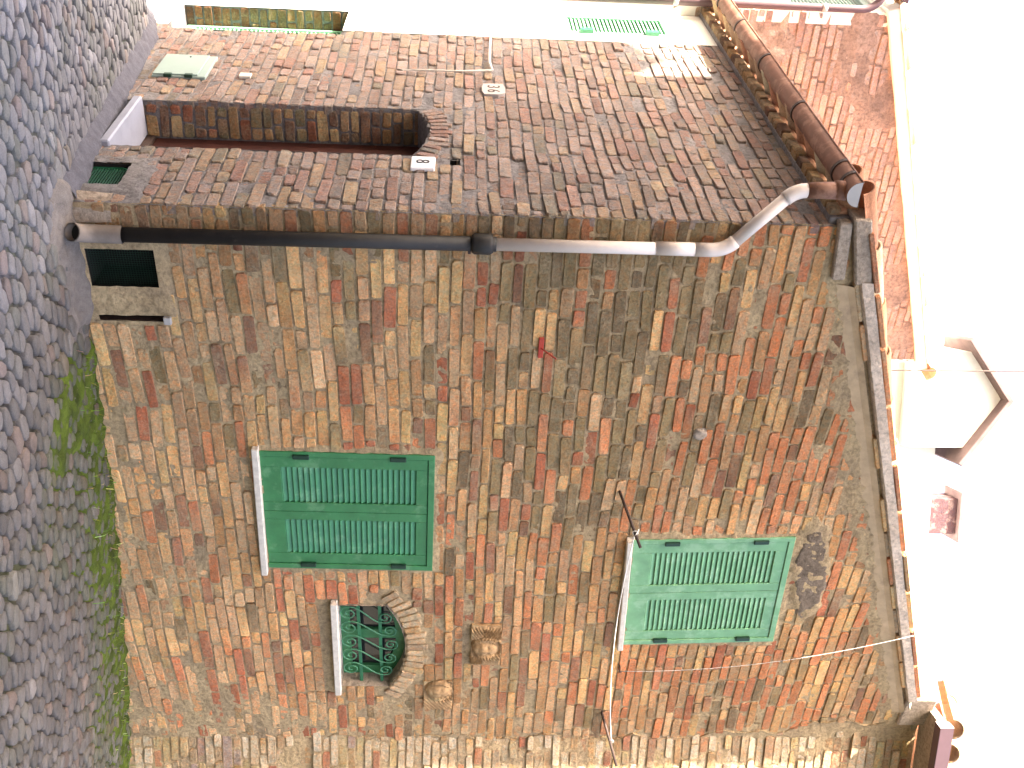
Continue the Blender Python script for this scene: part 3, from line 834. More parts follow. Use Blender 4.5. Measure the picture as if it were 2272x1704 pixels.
dark_box(SIDE, .60, .69, 1.86, 1.93, .2, 'putlog_hole')

# ---- doorway
JAMB = Frame((.0, DOOR_U[1], 0), (1, 0, 0), (0, -1, 0))
jb = brick_courses(JAMB, -.2, 1.72, lambda v: (.02, .235), [], lambda u, v, r: pick(r, [(.4, DRK), (.3, RED), (.3, OCH), (.2, OLI)]), 23, header=.6, wave=wave_s)
q = MB(); q.poly([JAMB.p(-.0, -.4, -.008), JAMB.p(.26, -.4, -.008), JAMB.p(.26, 1.75, -.008), JAMB.p(-.0, 1.75, -.008)])
NEARJ = Frame((0, DOOR_U[0], 0), (1, 0, 0), (0, 1, 0)); q.poly([NEARJ.p(0, -.4, 0), NEARJ.p(.26, -.4, 0), NEARJ.p(.26, 1.72, 0), NEARJ.p(0, 1.72, 0)])
arcp = [(D_C[0] + D_R * math.sin(t), D_C[1] + D_R * math.cos(t)) for t in [.45 - .9 * i / 10 for i in range(11)]]
for (a, b_), (c, d) in zip(arcp, arcp[1:]): q.poly([SIDE.p(a, b_, 0), SIDE.p(c, d, 0), SIDE.p(c, d, -.26), SIDE.p(a, b_, -.26)])
rv = q.build('door_reveal', M['mortar_side'], house)
emit(jb, M['brick'], rv, set(i for i in range(len(jb))))
q = MB(); q.box(SIDE.p(D_C[0], 0), (0, 1, 0), (-1, 0, 0), Z, -.35, .35, -.30, -.245, .0, 1.75, .003)
door = q.build('door', M['red_door'], house)
for i in range(4):
    s = MB(); c0 = -.35 + .175 * i; s.box(SIDE.p(D_C[0], 0), (0, 1, 0), (-1, 0, 0), Z, c0 + .004, c0 + .171, -.246, -.236, .06, 1.72, .003); s.build('plank', M['red_door'], door)
q = MB(); q.box(SIDE.p(D_C[0] - .015, 0), (0, 1, 0), (-1, 0, 0), Z, -.355, .345, -.21, .035, -.035, .018, .008); q.build('door_sill', M['marble'], house)
q = MB(); q.box(SIDE.p(D_C[0] - .015, 0), (0, 1, 0), (-1, 0, 0), Z, -.345, .345, -.25, -.211, -.10, .06, .004); q.build('door_threshold', M['iron'], house)

# ---- cornice under the eave, roof, tiles
q = MB(); q.box((0, 0, 0), (0, 1, 0), (-1, 0, 0), Z, .02, 3.75, -.1, .035, S_TOP - .02, S_TOP + .10, .004)
corn = q.build('cornice', M['mortar_side'], house)
rng = random.Random(31); y = .05
while y < 3.7:
    l = rng.uniform(.09, .14); s = MB()
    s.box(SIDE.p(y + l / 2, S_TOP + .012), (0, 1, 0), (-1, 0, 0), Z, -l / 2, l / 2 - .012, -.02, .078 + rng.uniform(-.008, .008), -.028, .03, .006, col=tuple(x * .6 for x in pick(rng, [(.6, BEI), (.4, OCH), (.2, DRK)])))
    s.build('brick', M['brick'], corn); y += l
SL = .335; sa = math.atan(SL); DU = Vector((math.cos(sa), 0, math.sin(sa))); DN = Vector((-math.sin(sa), 0, math.cos(sa)))
ROOF0 = Vector((0, 0, 3.92))
q = MB(); q.box(ROOF0, DU, (0, 1, 0), DN, -.06, 4.3, .06, 3.78, -.05, .015, .004)
roof = q.build('roof', M['tile'], house)
def coppo(up, r0=.085, r1=.068, ln=.43, th=.012, n=8):
    """half-round clay tile along local x; up=True arches upwards"""
    vs = []; fs = []
    for xx, r in ((0, r0), (ln, r1)):
        for rr in (r, r - th):
            for k in range(n + 1):
                a = math.pi * k / n; vs.append(Vector((xx, rr * math.cos(a), (rr * math.sin(a)) * (1 if up else -1))))
    m_ = n + 1
    for k in range(n):
        fs += [(k, k + 1, 2 * m_ + k + 1, 2 * m_ + k), (m_ + k, 3 * m_ + k, 3 * m_ + k + 1, m_ + k + 1),
               (k, m_ + k, m_ + k + 1, k + 1), (2 * m_ + k, 2 * m_ + k + 1, 3 * m_ + k + 1, 3 * m_ + k)]
    for k in (0, n): fs.append((k, 2 * m_ + k, 3 * m_ + k, m_ + k))
    return vs, fs
TC = [(186, 138, 108), (196, 152, 118), (172, 122, 96), (200, 168, 132), (178, 150, 122), (190, 178, 150)]
tile_meshes = {}
def tile_obj(parent, org, du, dv, dn, up, rng, name='tile'):
    key = (up, rng.randrange(6))
    if key not in tile_meshes:
        vs, fs = coppo(up); s = MB(); s.add(vs, fs, tuple(x * .9 for x in lin(TC[key[1]])))
        me = bpy.data.meshes.new('tile'); me.from_pydata(s.v, [], s.f); at = me.color_attributes.new('Col', 'FLOAT_COLOR', 'CORNER')
        dat = []
        for f in s.f: dat += [*s.c[0], 1.0] * len(f)
        at.data.foreach_set('color', dat); me.materials.append(M['coppo']); me.polygons.foreach_set('use_smooth', [True] * len(me.polygons)); tile_meshes[key] = me
    ob = bpy.data.objects.new(name, tile_meshes[key]); COL.objects.link(ob); ob.parent = parent
    if parent.type == 'EMPTY': ob.matrix_parent_inverse = Matrix.Translation(parent.location).inverted()
    R = Matrix((du, dv, dn)).transposed().to_4x4(); R.translation = org
    ob.matrix_basis = R; return ob
rng = random.Random(77); k = 0; y = .145
while y < 3.75:
    full = k < 2
    for i in range(13 if full else 2):
        jit = lambda: rng.uniform(-.008, .008)
        o1 = ROOF0 + DU * (-.205 + i * .34 + jit()) + Vector((0, y + jit(), 0)) + DN * (.075 + .004 * (i % 2)); tile_obj(roof, o1, DU, Vector((0, 1, 0)), DN, False, rng)
        o2 = ROOF0 + DU * ((-.165 if full else -.03) + i * .34 + jit()) + Vector((0, y - .104 + jit(), 0)) + DN * (.078 + .004 * (i % 2)); tile_obj(roof, o2, DU, Vector((0, 1, 0)), DN, True, rng)
    y += .208; k += 1

# ---- verge along the sloping gable top
def rk(x, dz, y): return Vector((x, y, RAKE_IN(x) + dz))
ca = math.atan(.35); RU = Vector((math.cos(ca), 0, math.sin(ca))); RN = Vector((-math.sin(ca), 0, math.cos(ca)))
q = MB()
n = 44
for i in range(n):
    x0, x1 = .30 + (3.72 - .30) * i / n, .30 + (3.72 - .30) * (i + 1) / n
    def ed(x): return [rk(x, .030, -.038 + .008 * nz(x, 0, 3, 9)), rk(x, .040 + .006 * nz(x, 1, 3, 9), -.056 + .004 * nz(x, 2, 3, 7)), rk(x, .100 + .006 * nz(x, 2, 5, 5), -.058 + .008 * nz(x, 3, 3, 7)), rk(x, .105, .1), rk(x, .03, .1)]
    a, b_ = ed(x0), ed(x1)
    for t in range(5): q.poly([a[t], b_[t], b_[(t + 1) % 5], a[(t + 1) % 5]])
verge = q.build('verge', M['verge_cement'], house)
q = MB()
for i in range(60):
    x0, x1 = .34 + 3.55 * i / 60, .34 + 3.55 * (i + 1) / 60
    def fe(x): return [rk(x, -.095 + .02 * nz(x, 4, 3, 6), -.002), rk(x, -.065, -.009 - .004 * nz(x, 5, 3, 9)), rk(x, -.032, -.016 - .005 * nz(x, 6, 3, 8)), rk(x, .004, -.034), rk(x, .004, .02)]
    a, b_ = fe(x0), fe(x1)
    for t in range(4): q.poly([a[t], b_[t], b_[t + 1], a[t + 1]])
q.build('verge_fillet', M['fillet'], house, True)
rng = random.Random(41); x = .32
while x < 3.7:
    l = rng.uniform(.22, .30); s = MB()
    if rng.random() < .86:
        s.box(rk(x, 0, 0), RU, (0, -1, 0), RN, .004, l - .004, -.05, .040 + rng.uniform(-.006, .012), .002, .028, .004, col=pick(rng, [(.5, ORA), (.4, OCH), (.2, BEI)])); s.build('flat_tile', M['brick'], verge)
    x += l
x = .05
while x < 3.72:
    l = rng.uniform(.33, .42); s = MB()
    s.box(rk(x, 0, 0), RU, (0, -1, 0), RN, .002, l - .002, -.1, .056 + rng.uniform(-.008, .008), .098, .128, .005, col=pick(rng, [(.6, ORA), (.3, OCH), (.2, RED)])); s.build('flat_tile', M['brick'], verge)
    x += l
# kneeler slabs at the eave corner
q = MB(); q.box((0, 0, 0), (1, 0, .10), (0, -1, 0), Z, -.03, .30, -.1, .035, 3.86, 3.93, .008); q.box((0, 0, 0), (1, 0, .25), (0, -1, 0), Z, -.06, .32, -.1, .05, 3.935, 4.03, .010)
q.build('kneeler', M['cement'], house)

# ---- gutter and downpipe
GXc, GZc, GR = -.205, 3.905, .066
def half_gutter(name, y0, y1, xc, zc0, zc1, r, mat, parent, th=.004, n=12, seg=26):
    q = MB()
    for rr in (r, r - th):
        base = len(q.v)
        for i in range(seg + 1):
            yy = lerp(y0, y1, i / seg); zc = lerp(zc0, zc1, i / seg) + .004 * nz(yy, 0, 3, 3)
            for k in range(n + 1):
                a = math.pi + math.pi * k / n; q.v.append((xc + rr * math.cos(a), yy, zc + rr * math.sin(a)))
        for i in range(seg):
            for k in range(n):
                a = base + i * (n + 1) + k; q.f.append([a, a + 1, a + n + 2, a + n + 1]); q.c.append(None)
    # rolled lip
    q.tube([(xc - r, lerp(y0, y1, i / seg), lerp(zc0, zc1, i / seg) + .004 * nz(lerp(y0, y1, i / seg), 0, 3, 3)) for i in range(seg + 1)], .006, 6)
    return q.build(name, mat, parent, True)
gut = half_gutter('gutter', -.075, 4.1, GXc, GZc, GZc + .03, GR, M['rust'], house)
q = MB(); q.poly([(GXc + GR * math.cos(math.pi + math.pi * k / 12), -.076, GZc + GR * math.sin(math.pi + math.pi * k / 12)) for k in range(13)]); q.build('end_cap', M['gutter_cap'], gut)
for yy in (.05, .20, 1.05, 1.92, 2.70, 3.35):
    q = MB(); zc = GZc + .03 * (yy / 4.1); w = .012
    for k in range(12):
        a0, a1 = math.pi + math.pi * k / 12, math.pi + math.pi * (k + 1) / 12; R = GR + .005
        P = lambda a, y_, r: (GXc + r * math.cos(a), y_, zc + r * math.sin(a))
        q.poly([P(a0, yy - w, R), P(a1, yy - w, R), P(a1, yy + w, R), P(a0, yy + w, R)])
        q.poly([P(a0, yy - w, R), P(a0, yy - w, GR - .002), P(a1, yy - w, GR - .002), P(a1, yy - w, R)]); q.poly([P(a0, yy + w, R), P(a1, yy + w, R), P(a1, yy + w, GR - .002), P(a0, yy + w, GR - .002)])
    q.build('joint_band', M['iron'], gut, True)
def bend(p0, p1, p2, r, n=6):
    p0, p1, p2 = Vector(p0), Vector(p1), Vector(p2); a = p1 + (p0 - p1).normalized() * r; b_ = p1 + (p2 - p1).normalized() * r
    return [(a * (1 - t) ** 2 + p1 * 2 * t * (1 - t) + b_ * t * t) for t in [i / n for i in range(n + 1)]]
dp = bpy.data.objects.new('downpipe', None); 
A0 = (GXc + .015, .005, 3.86); A1 = (-.185, -.005, 3.60); A2 = (.128, -.062, 3.285); A3 = (.133, -.062, 2.10); A4 = (.140, -.062, .25)
q = MB(); q.tube([A0, (-.188, 0, 3.66)], [.046, .040], 14); q.tube([A0, (GXc + .012, .005, 3.80)], [.05, .047], 14); 
pipe = q.build('downpipe', M['rust'], house, True)
q = MB(); pts = [(-.187, 0, 3.675)] + bend((-.187, 0, 3.68), A1, A2, .06); q.tube(pts, .037, 14); q.build('elbow', M['pvc'], pipe, True)
q = MB(); pts = [Vector(A1).lerp(Vector(A2), .12), Vector(A1).lerp(Vector(A2), .88)]; q.tube(pts, .033, 14); q.build('diagonal_section', M['pvc'], pipe, True)
q = MB(); pts = bend(A1, A2, A3, .07) + [Vector((A2[0], A2[1], 3.13))]; q.tube(pts, .037, 14); q.build('elbow', M['pvc'], pipe, True)
q = MB(); q.tube([(A2[0], A2[1], 3.19), A3], .033, 14); q.build('grey_section', M['pvc'], pipe, True)
q = MB(); q.tube([(A2[0], A2[1], 2.93), (A2[0], A2[1], 3.14)], .0355, 14); q.build('coupling', M['pvc'], pipe, True)
q = MB(); q.tube([(A3[0], A3[1], 2.12), A4], .038, 16); q.build('black_section', M['black_pipe'], pipe, True)
q = MB(); q.tube([(A3[0], A3[1], 2.105), (A3[0], A3[1], 2.09), (A3[0], A3[1], 2.01), (A3[0], A3[1], 1.995)], [.044, .054, .054, .044], 16); q.build('socket', M['black_pipe'], pipe, True)
q = MB(); q.box((A3[0], A3[1], 1.985), (1, 0, 0), (0, -1, 0), Z, .02, .05, -.06, .02, -.008, .008, .002); q.build('bracket', M['iron'], pipe)
out_pts = [(.140, -.062, .27)] + bend((.140, -.062, .27), (.138, -.066, .08), (.070, -.18, .045), .09, 8)
q = MB(); q.tube(out_pts, [.046] * len(out_pts), 16, cap=False); q.tube([p if isinstance(p, Vector) else Vector(p) for p in out_pts], [.040] * len(out_pts), 16, cap=False); q.build('outlet', M['clay_pipe'], pipe, True)
q = MB(); e = Vector(out_pts[-3]); e2 = Vector(out_pts[-2]); q.tube([e, e.lerp(e2, .1)], .041, 16); q.build('outlet_inside', M['dark'], pipe)

# cement foot of the corner
q = MB()
n = 10
for i in range(n):
    for j in range(8):
        def cp(i, j):
            a = math.pi / 2 * j / 8; v = -.15 + .36 * i / n; r = (.035 * (1 - i / n) ** 1.5 + .004)
            return Vector((.10 - (.11 + r) * math.sin(a) + .005 * nz(i, j, 2, .7), .08 - (.09 + r) * math.cos(a), v))
        q.poly([cp(i, j), cp(i, j + 1), cp(i + 1, j + 1), cp(i + 1, j)])
q.build('corner_foot', M['cement'], house, True)

# ------------------------------------------------------------------ things on the walls
def text_mesh(name, txt, size, fr, u, v, d, mat, parent, reverse, ext=.0015):
    cu = bpy.data.curves.new('t', 'FONT'); cu.body = txt; cu.size = size; cu.extrude = ext; cu.align_x = 'CENTER'; cu.align_y = 'CENTER'
    t = bpy.data.objects.new('t', cu); COL.objects.link(t)
    dg = bpy.context.evaluated_depsgraph_get(); me = bpy.data.meshes.new_from_object(t.evaluated_get(dg)); bpy.data.objects.remove(t)
    ax = -fr.u if reverse else fr.u; me.materials.clear(); me.materials.append(mat)
    R = Matrix((ax, Z, fr.n)).transposed().to_4x4(); R.translation = fr.p(u, v, d)
    me.transform(R); o = bpy.data.objects.new(name, me); COL.objects.link(o); setp(o, parent); return o
s8 = thing('number_sign', 'white enamel house number 8 beside the door arch', 'sign', SIDE.p(.58, 1.66))
q = MB(); q.box(SIDE.p(.580, 1.727), (0, 1, 0), (-1, 0, 0), Z, -.078, .078, -.004, .022, -.066, .066, .006); q.build('plate', M['sign'], s8)
o8 = text_mesh('digit', '8', .105, SIDE, .583, 1.722, .0235, M['ink'], s8, True)
s36 = thing('number_plaque', 'weathered grey stone plaque engraved 36 above the alley door', 'sign', SIDE.p(1.775, 2.06))
q = MB(); pl = [(-.098, -.062), (-.05, -.074), (.03, -.074), (.092, -.066), (.098, .0), (.092, .060), (.02, .074), (-.07, .074), (-.10, .03)]
for dd, rev in ((.024, False),): q.poly([SIDE.p(1.775 + a, 2.132 + b_, dd) for a, b_ in pl], flip=SIDE.flip)
for i in range(len(pl)):
    (a, b_), (c, d) = pl[i], pl[(i + 1) % len(pl)]; q.poly([SIDE.p(1.775 + a, 2.132 + b_, .024), SIDE.p(1.775 + c, 2.132 + d, .024), SIDE.p(1.775 + c, 2.132 + d, -.01), SIDE.p(1.775 + a, 2.132 + b_, -.01)])
q.build('slab', M['grey_stone'], s36)
text_mesh('digit', '3', .115, SIDE, 1.812, 2.128, .0245, M['iron'], s36, True, .001); text_mesh('digit', '6', .115, SIDE, 1.735, 2.128, .0245, M['iron'], s36, True, .001)

bx = thing('meter_cover', 'pale green metal meter cover low on the alley wall', 'utility cover', SIDE.p(2.01, -.03))
q = MB(); q.box(SIDE.p(2.008, .138), (0, 1, 0), (-1, 0, 0), Z, -.205, .205, -.01, .020, -.170, .165, .004); q.build('casing', M['box_metal'], bx)
q = MB(); q.box(SIDE.p(2.005, .130), (0, 1, 0), (-1, 0, 0), Z, -.192, .192, .020, .030, -.157, .125, .003); q.build('lid', M['box_metal'], bx)
for vv in (.07, .20):
    q = MB(); q.box(SIDE.p(1.805, vv), (0, 1, 0), (-1, 0, 0), Z, -.012, .020, .012, .034, -.025, .025, .003); q.build('hinge', M['hinge'], bx)
q = MB(); q.tube([SIDE.p(2.15, .14, .029), SIDE.p(2.15, .14, .033)], .006, 8); q.build('lock', M['ink'], bx)
pt = MB(); pt.box(SIDE.p(1.89, .54), (0, 1, 0), (-1, 0, 0), Z, -.032, .032, -.005, .018, -.038, .038, .004)
tag(pt.build('junction_plate', M['stone'], None), 'small cream square plate on the alley wall near the meter cover', 'plate')

def heightfield(name, fr, u0, u1, v0, v1, hf, mat, parent, nu=64, nv=34):
    q = MB()
    for j in range(nv + 1):
        for i in range(nu + 1):
            a, b_ = i / nu, j / nv; u, v = lerp(u0, u1, a), lerp(v0, v1, b_)
            q.v.append(tuple(fr.p(u, v, hf(a, b_))))
    for j in range(nv):
        for i in range(nu):
            k = j * (nu + 1) + i; q.f.append([k, k + 1, k + nu + 2, k + nu + 1]); q.c.append(None)
    # sides
    for (i0, j0, i1, j1, st) in ((0, 0, nu, 0, 1), (nu, 0, nu, nv, 1), (nu, nv, 0, nv, 1), (0, nv, 0, 0, 1)):
        m_ = max(abs(i1 - i0), abs(j1 - j0)); 
        for t in range(m_):
            a = (i0 + (i1 - i0) * t // m_, j0 + (j1 - j0) * t // m_); b_ = (i0 + (i1 - i0) * (t + 1) // m_, j0 + (j1 - j0) * (t + 1) // m_)
            pa = fr.p(lerp(u0, u1, a[0] / nu), lerp(v0, v1, a[1] / nv), -.03); pb = fr.p(lerp(u0, u1, b_[0] / nu), lerp(v0, v1, b_[1] / nv), -.03)
            q.poly([pa, pb, q.v[b_[1] * (nu + 1) + b_[0]], q.v[a[1] * (nu + 1) + a[0]]])
    return q.build(name, mat, parent, True)
def face_h(x, y, r):
    """relief of a worn carved face in a circle of radius 1 (x right, y up)"""
    d = x * x * 1.35 + y * y
    if d > 1: return 0.
    h = .055 * math.sqrt(1 - d) ** .8
    h += .012 * math.exp(-((x / .13) ** 2 + ((y + .02) / .30) ** 2))           # nose
    for s in (-1, 1):
        h -= .012 * math.exp(-(((x - s * .34) / .17) ** 2 + ((y - .20) / .12) ** 2))   # eye sockets
        h += .008 * math.exp(-(((x - s * .40) / .2) ** 2 + ((y + .18) / .2) ** 2))     # cheeks
    h -= .008 * math.exp(-((x / .24) ** 2 + ((y + .50) / .07) ** 2))           # mouth
    return h
def relief1(a, b_):
    x, y = (a - .5) * .40, (b_ - .5) * .20
    h = .012 + .004 * nz(x, y, 5, 60)
    f = face_h((x - .01) / .075, (y + .005) / .088, 1)
    dx = abs(x) - .07
    if dx > 0: h += .026 * (.5 + .5 * math.sin((y * 1.4 - dx * .9 * math.copysign(1, y + .02)) * 210)) * smooth(0, .02, dx) * smooth(.125, .09, dx) + .012 * smooth(.13, .05, dx)
    hr = math.hypot(x / .10, (y - .01) / .105)
    if f == 0 and hr < 1: h += .030 + .010 * nz(x, y, 2, 90)
    ring = math.hypot((x - .01) / .10, (y + .005) / .098)
    return (h + f * 1.0) * .85 - .022 * math.exp(-((ring - .98) / .12) ** 2)
def relief2(a, b_):
    x, y = (a - .5) * .29, (b_ - .5) * .20
    h = .010 + .004 * nz(x, y, 8, 60)
    f = face_h((x + .05) / .075, (y - .005) / .085, 1) * .7
    if x > .02: h += .020 * (.5 + .5 * math.sin((y - (x - .02) * .8) * 230)) * smooth(.02, .04, x) + .008
    hr = math.hypot((x + .05) / .098, (y - .01) / .1)
    if f == 0 and hr < 1: h += .022 + .012 * nz(x, y, 2, 80)
    ring = math.hypot((x + .05) / .098, (y - .005) / .098)
    return (h + f) * .75 - .02 * math.exp(-((ring - .98) / .12) ** 2)
tag(heightfield('carved_head', MAIN, 3.005, 3.405, 2.075, 2.275, relief1, M['carved'], None), 'carved sandstone winged head set above the small arched window', 'carving')
tag(heightfield('carved_head', MAIN, 3.585, 3.875, 1.755, 1.955, relief2, M['carved'], None), 'worn carved head fragment at the right shoulder of the window arch', 'carving')

rodL = MB(); rodL.tube([MAIN.p(1.813, 2.939, -.05), MAIN.p(1.813, 2.939, 0), Vector((1.942, -.35, 3.035))], .0095, 8)
tag(rodL.build('clothes_rod', M['iron'], None, True), 'rusty iron clothesline rod at the left corner of the upper window sill', 'rod', 'clothesline rods')
rodR = MB(); rodR.tube([MAIN.p(3.923, 3.04, -.05), MAIN.p(3.923, 3.04, 0), Vector((4.062, -.35, 3.124))], .0095, 8)
tag(rodR.build('clothes_rod', M['iron'], None, True), 'rusty iron clothesline rod at the right end of the house wall', 'rod', 'clothesline rods')
pa, pb = Vector((1.909, -.26, 3.012)), Vector((4.00, -.19, 3.096))
q = MB(); q.tube([pa.lerp(pb, t / 20) - Z * (.055 * 4 * (t / 20) * (1 - t / 20)) for t in range(21)], .0035, 6)
for p_ in (pa, pb):
    q.tube([p_ + Vector((.015 * math.cos(t), -.004 + .008 * t / 6.3, .016 * math.sin(t))) for t in [i * .7 for i in range(10)]], .0035, 5)
q.tube([pa + Vector((-.03, 0, .02)), pa + Vector((.0, -.02, 0)), pa + Vector((.05, 0, -.015))], .003, 5)
tag(q.build('clothesline', M['string'], None, True), 'white string clothesline stretched between two iron rods under the upper window', 'clothesline')
hk = MB(); hk.tube([MAIN.p(3.40, 3.112, -.02), MAIN.p(3.40, 3.112, .03), MAIN.p(3.44, 3.114, .035), MAIN.p(3.44, 3.13, .03)], .005, 6)
tag(hk.build('wall_hook', M['iron'], None, True), 'small iron hook in the brick wall right of the upper window sill', 'hook')
q = MB(); ca_, cb_ = MAIN.p(3.43, 3.12, .035), MAIN.p(2.98, 5.06, .085)
q.tube([ca_.lerp(cb_, t / 16) + Vector((.10 * 4 * (t / 16) * (1 - t / 16), 0, 0)) for t in range(17)], .0026, 6)
tag(q.build('cable', M['cable'], None, True), 'thin pale cable running from the wall hook up to the eave', 'cable')
q = MB(); q.box(MAIN.p(.785, 2.392), (1, 0, 0), (0, -1, 0), Z, -.064, .064, -.004, .012, -.014, .014, .002); q.tube([MAIN.p(.785, 2.392, .01), MAIN.p(.80, 2.47, .09)], .0045, 6)
tag(q.build('wall_bracket', M['red_iron'], None), 'small red iron bracket with a pin on the dark brick patch', 'bracket')
q = MB(); q.tube([SIDE.p(3.02, 2.135, .02), SIDE.p(2.6, 2.118, .028), SIDE.p(2.3, 2.112, .026), SIDE.p(2.12, 2.128, .028)], .008, 6)
wc = tag(q.build('wall_cable', M['string'], None, True), 'white cable running along the alley wall and dropping beside the plaque', 'cable')
q = MB(); q.tube([SIDE.p(2.12, 2.128, .028), SIDE.p(2.09, 1.9, .024), SIDE.p(2.08, 1.7, .026), SIDE.p(2.06, 1.50, .028), SIDE.p(2.02, 1.54, .04)], .006, 6); q.build('dropped_end', M['cable'], wc, True)

# ------------------------------------------------------------------ white neighbour house up the alley
nb = thing('neighbour_house', 'taller neighbour house with flaking brick gable and white sunlit alley wall', 'house', (0, 3.7, -.3))
NW = Frame((0, 0, 0), (0, 1, 0), (-1, 0, 0)); NX = Frame((-.09, 0, 0), (0, 1, 0), (-1, 0, 0))
up_win = rect(3.14, 3.60, 2.66, 3.54)
q = MB()
def plate(fr, u0, u1, v0, v1, holes):
    us = sorted(set([u0, u1] + [c for h in holes for c in (h[0], h[1])])); vs_ = sorted(set([v0, v1] + [c for h in holes for c in (h[2], h[3])]))
    us = [u for u in us if u0 <= u <= u1]; vs_ = [v for v in vs_ if v0 <= v <= v1]
    for a, b_ in zip(us, us[1:]):
        for c, d in zip(vs_, vs_[1:]):
            if any(h[0] <= (a + b_) / 2 <= h[1] and h[2] <= (c + d) / 2 <= h[3] for h in holes): continue
            q.poly([fr.p(a, c), fr.p(b_, c), fr.p(b_, d), fr.p(a, d)], flip=fr.flip)
            for h in holes: pass
plate(NW, 2.955, 3.72, -.9, 3.86, [(2.86, 3.46, -.20, 1.05), (3.14, 3.60, 2.66, 3.54)])  # white begins at the sun's shadow edge; its glare is put into the colour
plate(NX, 3.72, 9.0, -2.6, 5.62, [(3.86, 4.30, 4.55, 5.30)])
q.poly([(-.09, 3.72, -1), (0.02, 3.72, -1), (0.02, 3.72, 5.5), (-.09, 3.72, 5.5)])
# reveals of the openings
for fr, (a, b_, c, d), dp_ in ((NW, (3.14, 3.60, 2.66, 3.54), .05), (NX, (3.86, 4.30, 4.55, 5.30), .06)):
    for (u0, v0), (u1, v1) in (((a, c), (b_, c)), ((b_, c), (b_, d)), ((b_, d), (a, d)), ((a, d), (a, c))):
        q.poly([fr.p(u0, v0), fr.p(u1, v1), fr.p(u1, v1, -dp_), fr.p(u0, v0, -dp_)])
nwall = q.build('wall', M['plaster'], nb)
# brick jamb of the low window
JB = Frame((0, 3.46, 0), (1, 0, 0), (0, -1, 0))
jb2 = brick_courses(JB, -.20, 1.05, lambda v: (.004, .20), [], lambda u, v, r: tuple(x * .5 for x in pick(r, [(.5, OCH), (.4, ORA), (.2, DRK)])), 29, header=.9, lens=(.2, .2))  # brick colours darkened to hold the shade inside the opening
q = MB(); q.poly([JB.p(0, -.2, -.006), JB.p(.24, -.2, -.006), JB.p(.24, 1.06, -.006), JB.p(0, 1.06, -.006)])
q.poly([(0, 2.86, -.2), (0, 3.46, -.2), (.24, 3.46, -.2), (.24, 2.86, -.2)]); q.poly([(0, 2.86, 1.05), (0, 3.46, 1.05), (.24, 3.46, 1.05), (.24, 2.86, 1.05)]); q.poly([(0, 2.86, -.2), (.24, 2.86, -.2), (.24, 2.86, 1.05), (0, 2.86, 1.05)])
rv2 = q.build('window_reveal', M['mortar_side'], nb); emit(jb2, M['brick'], rv2, set(range(len(jb2))))
def louvre_leaf(fr, u0, u1, v0, v1, d, mat, parent, n, hinge_u=None):
    q = MB(); o = fr.p(0, 0); e = .035
    q.box(o, fr.u, fr.n, Z, u0, u0 + e, d - .03, d, v0, v1, .002); q.box(o, fr.u, fr.n, Z, u1 - e, u1, d - .03, d, v0, v1, .002)
    q.box(o, fr.u, fr.n, Z, u0 + e, u1 - e, d - .03, d - .001, v0, v0 + .06, .002); q.box(o, fr.u, fr.n, Z, u0 + e, u1 - e, d - .03, d - .001, v1 - .06, v1, .002)
    q.box(o, fr.u, fr.n, Z, u0, u1, d - .08, d - .07, v0, v1, 0)
    leaf = q.build('shutter', mat, parent); me = None; p = (v1 - v0 - .12) / n
    for k in range(n):
        if me is None:
            s = MB(); tl = math.radians(50); s.box((0, 0, 0), fr.u, fr.n * math.cos(tl) - Z * math.sin(tl), Z * math.cos(tl) + fr.n * math.sin(tl), u0 + e, u1 - e, -.018, .018, -.004, .004, .002)
            ob = s.build('slat', mat, leaf); me = ob.data
        else: ob = bpy.data.objects.new('slat', me); COL.objects.link(ob); ob.parent = leaf
        ob.location = o + Z * (v0 + .06 + p * (k + .5)) + fr.n * (d - .02)
    if hinge_u is not None:
        for hv in (.22, .80):
            h = MB(); h.box(fr.p(hinge_u, lerp(v0, v1, hv), d), fr.u, fr.n, Z, -.03, .03, 0, .03, -.05, .05, .004); h.build('hinge', M['green_iron'], leaf)
    return leaf
louvre_leaf(NW, 2.87, 3.45, -.19, 1.04, -.15, M['far_green'], nb, 34)
louvre_leaf(NW, 3.15, 3.59, 2.67, 3.53, .0, M['far_green'], nb, 24, 3.16)
louvre_leaf(NX, 3.87, 4.29, 4.56, 5.29, -.01, M['box_metal'], nb, 20)  # pale colour stands in for sun glare on this shutter
# gable wall over the lower roof
GF = Frame((0, 3.72, 0), (1, 0, 0), (0, -1, 0)); GT = lambda x: 5.43 + .351 * (x + .09)
def back_col(u, v, r): return pick(r, [(.30, PRD), (.12, ORA), (.06, RED), (.36, PIN), (.14, DRK), (.1, BEI)], (.48, .385, .35), .62)
gw = mortar_sheet('wall', GF, -.09, 3.27, 3.6, 6.65, lambda u, v: v < GT(u), lambda u, v: -.010 + .010 * nz(u, v, 60, 9) + .020 * smooth(-.2, .4, nz(u, v, 63, 2.2)), M['mortar_back'], nb, .025)
gb = brick_courses(GF, 3.7, 6.6, lambda v: (max(-.085, (v - 5.43) / .351 - .05), 3.26), [], back_col, 44, pitch=.066, depthf=lambda u, v, r: r.uniform(-.006, .006), wave=wave_s)
sg = sorted(shown(gb, GF.n), reverse=True)
emit(gb, M['brick_back'], gw, set(i for a, i in sg[:300]))
q = MB(); q.box((3.25, 3.725, 3.5), (1, 0, 0), (0, 1, 0), Z, 0, .03, 0, 5, 0, 3.0, 0); q.box((0, 0, 0), (1, 0, 0), (0, 1, 0), Z, .0, 3.25, 3.80, 9, -1, 5.4, 0); q.build('inner_core', M['plaster'], nb)
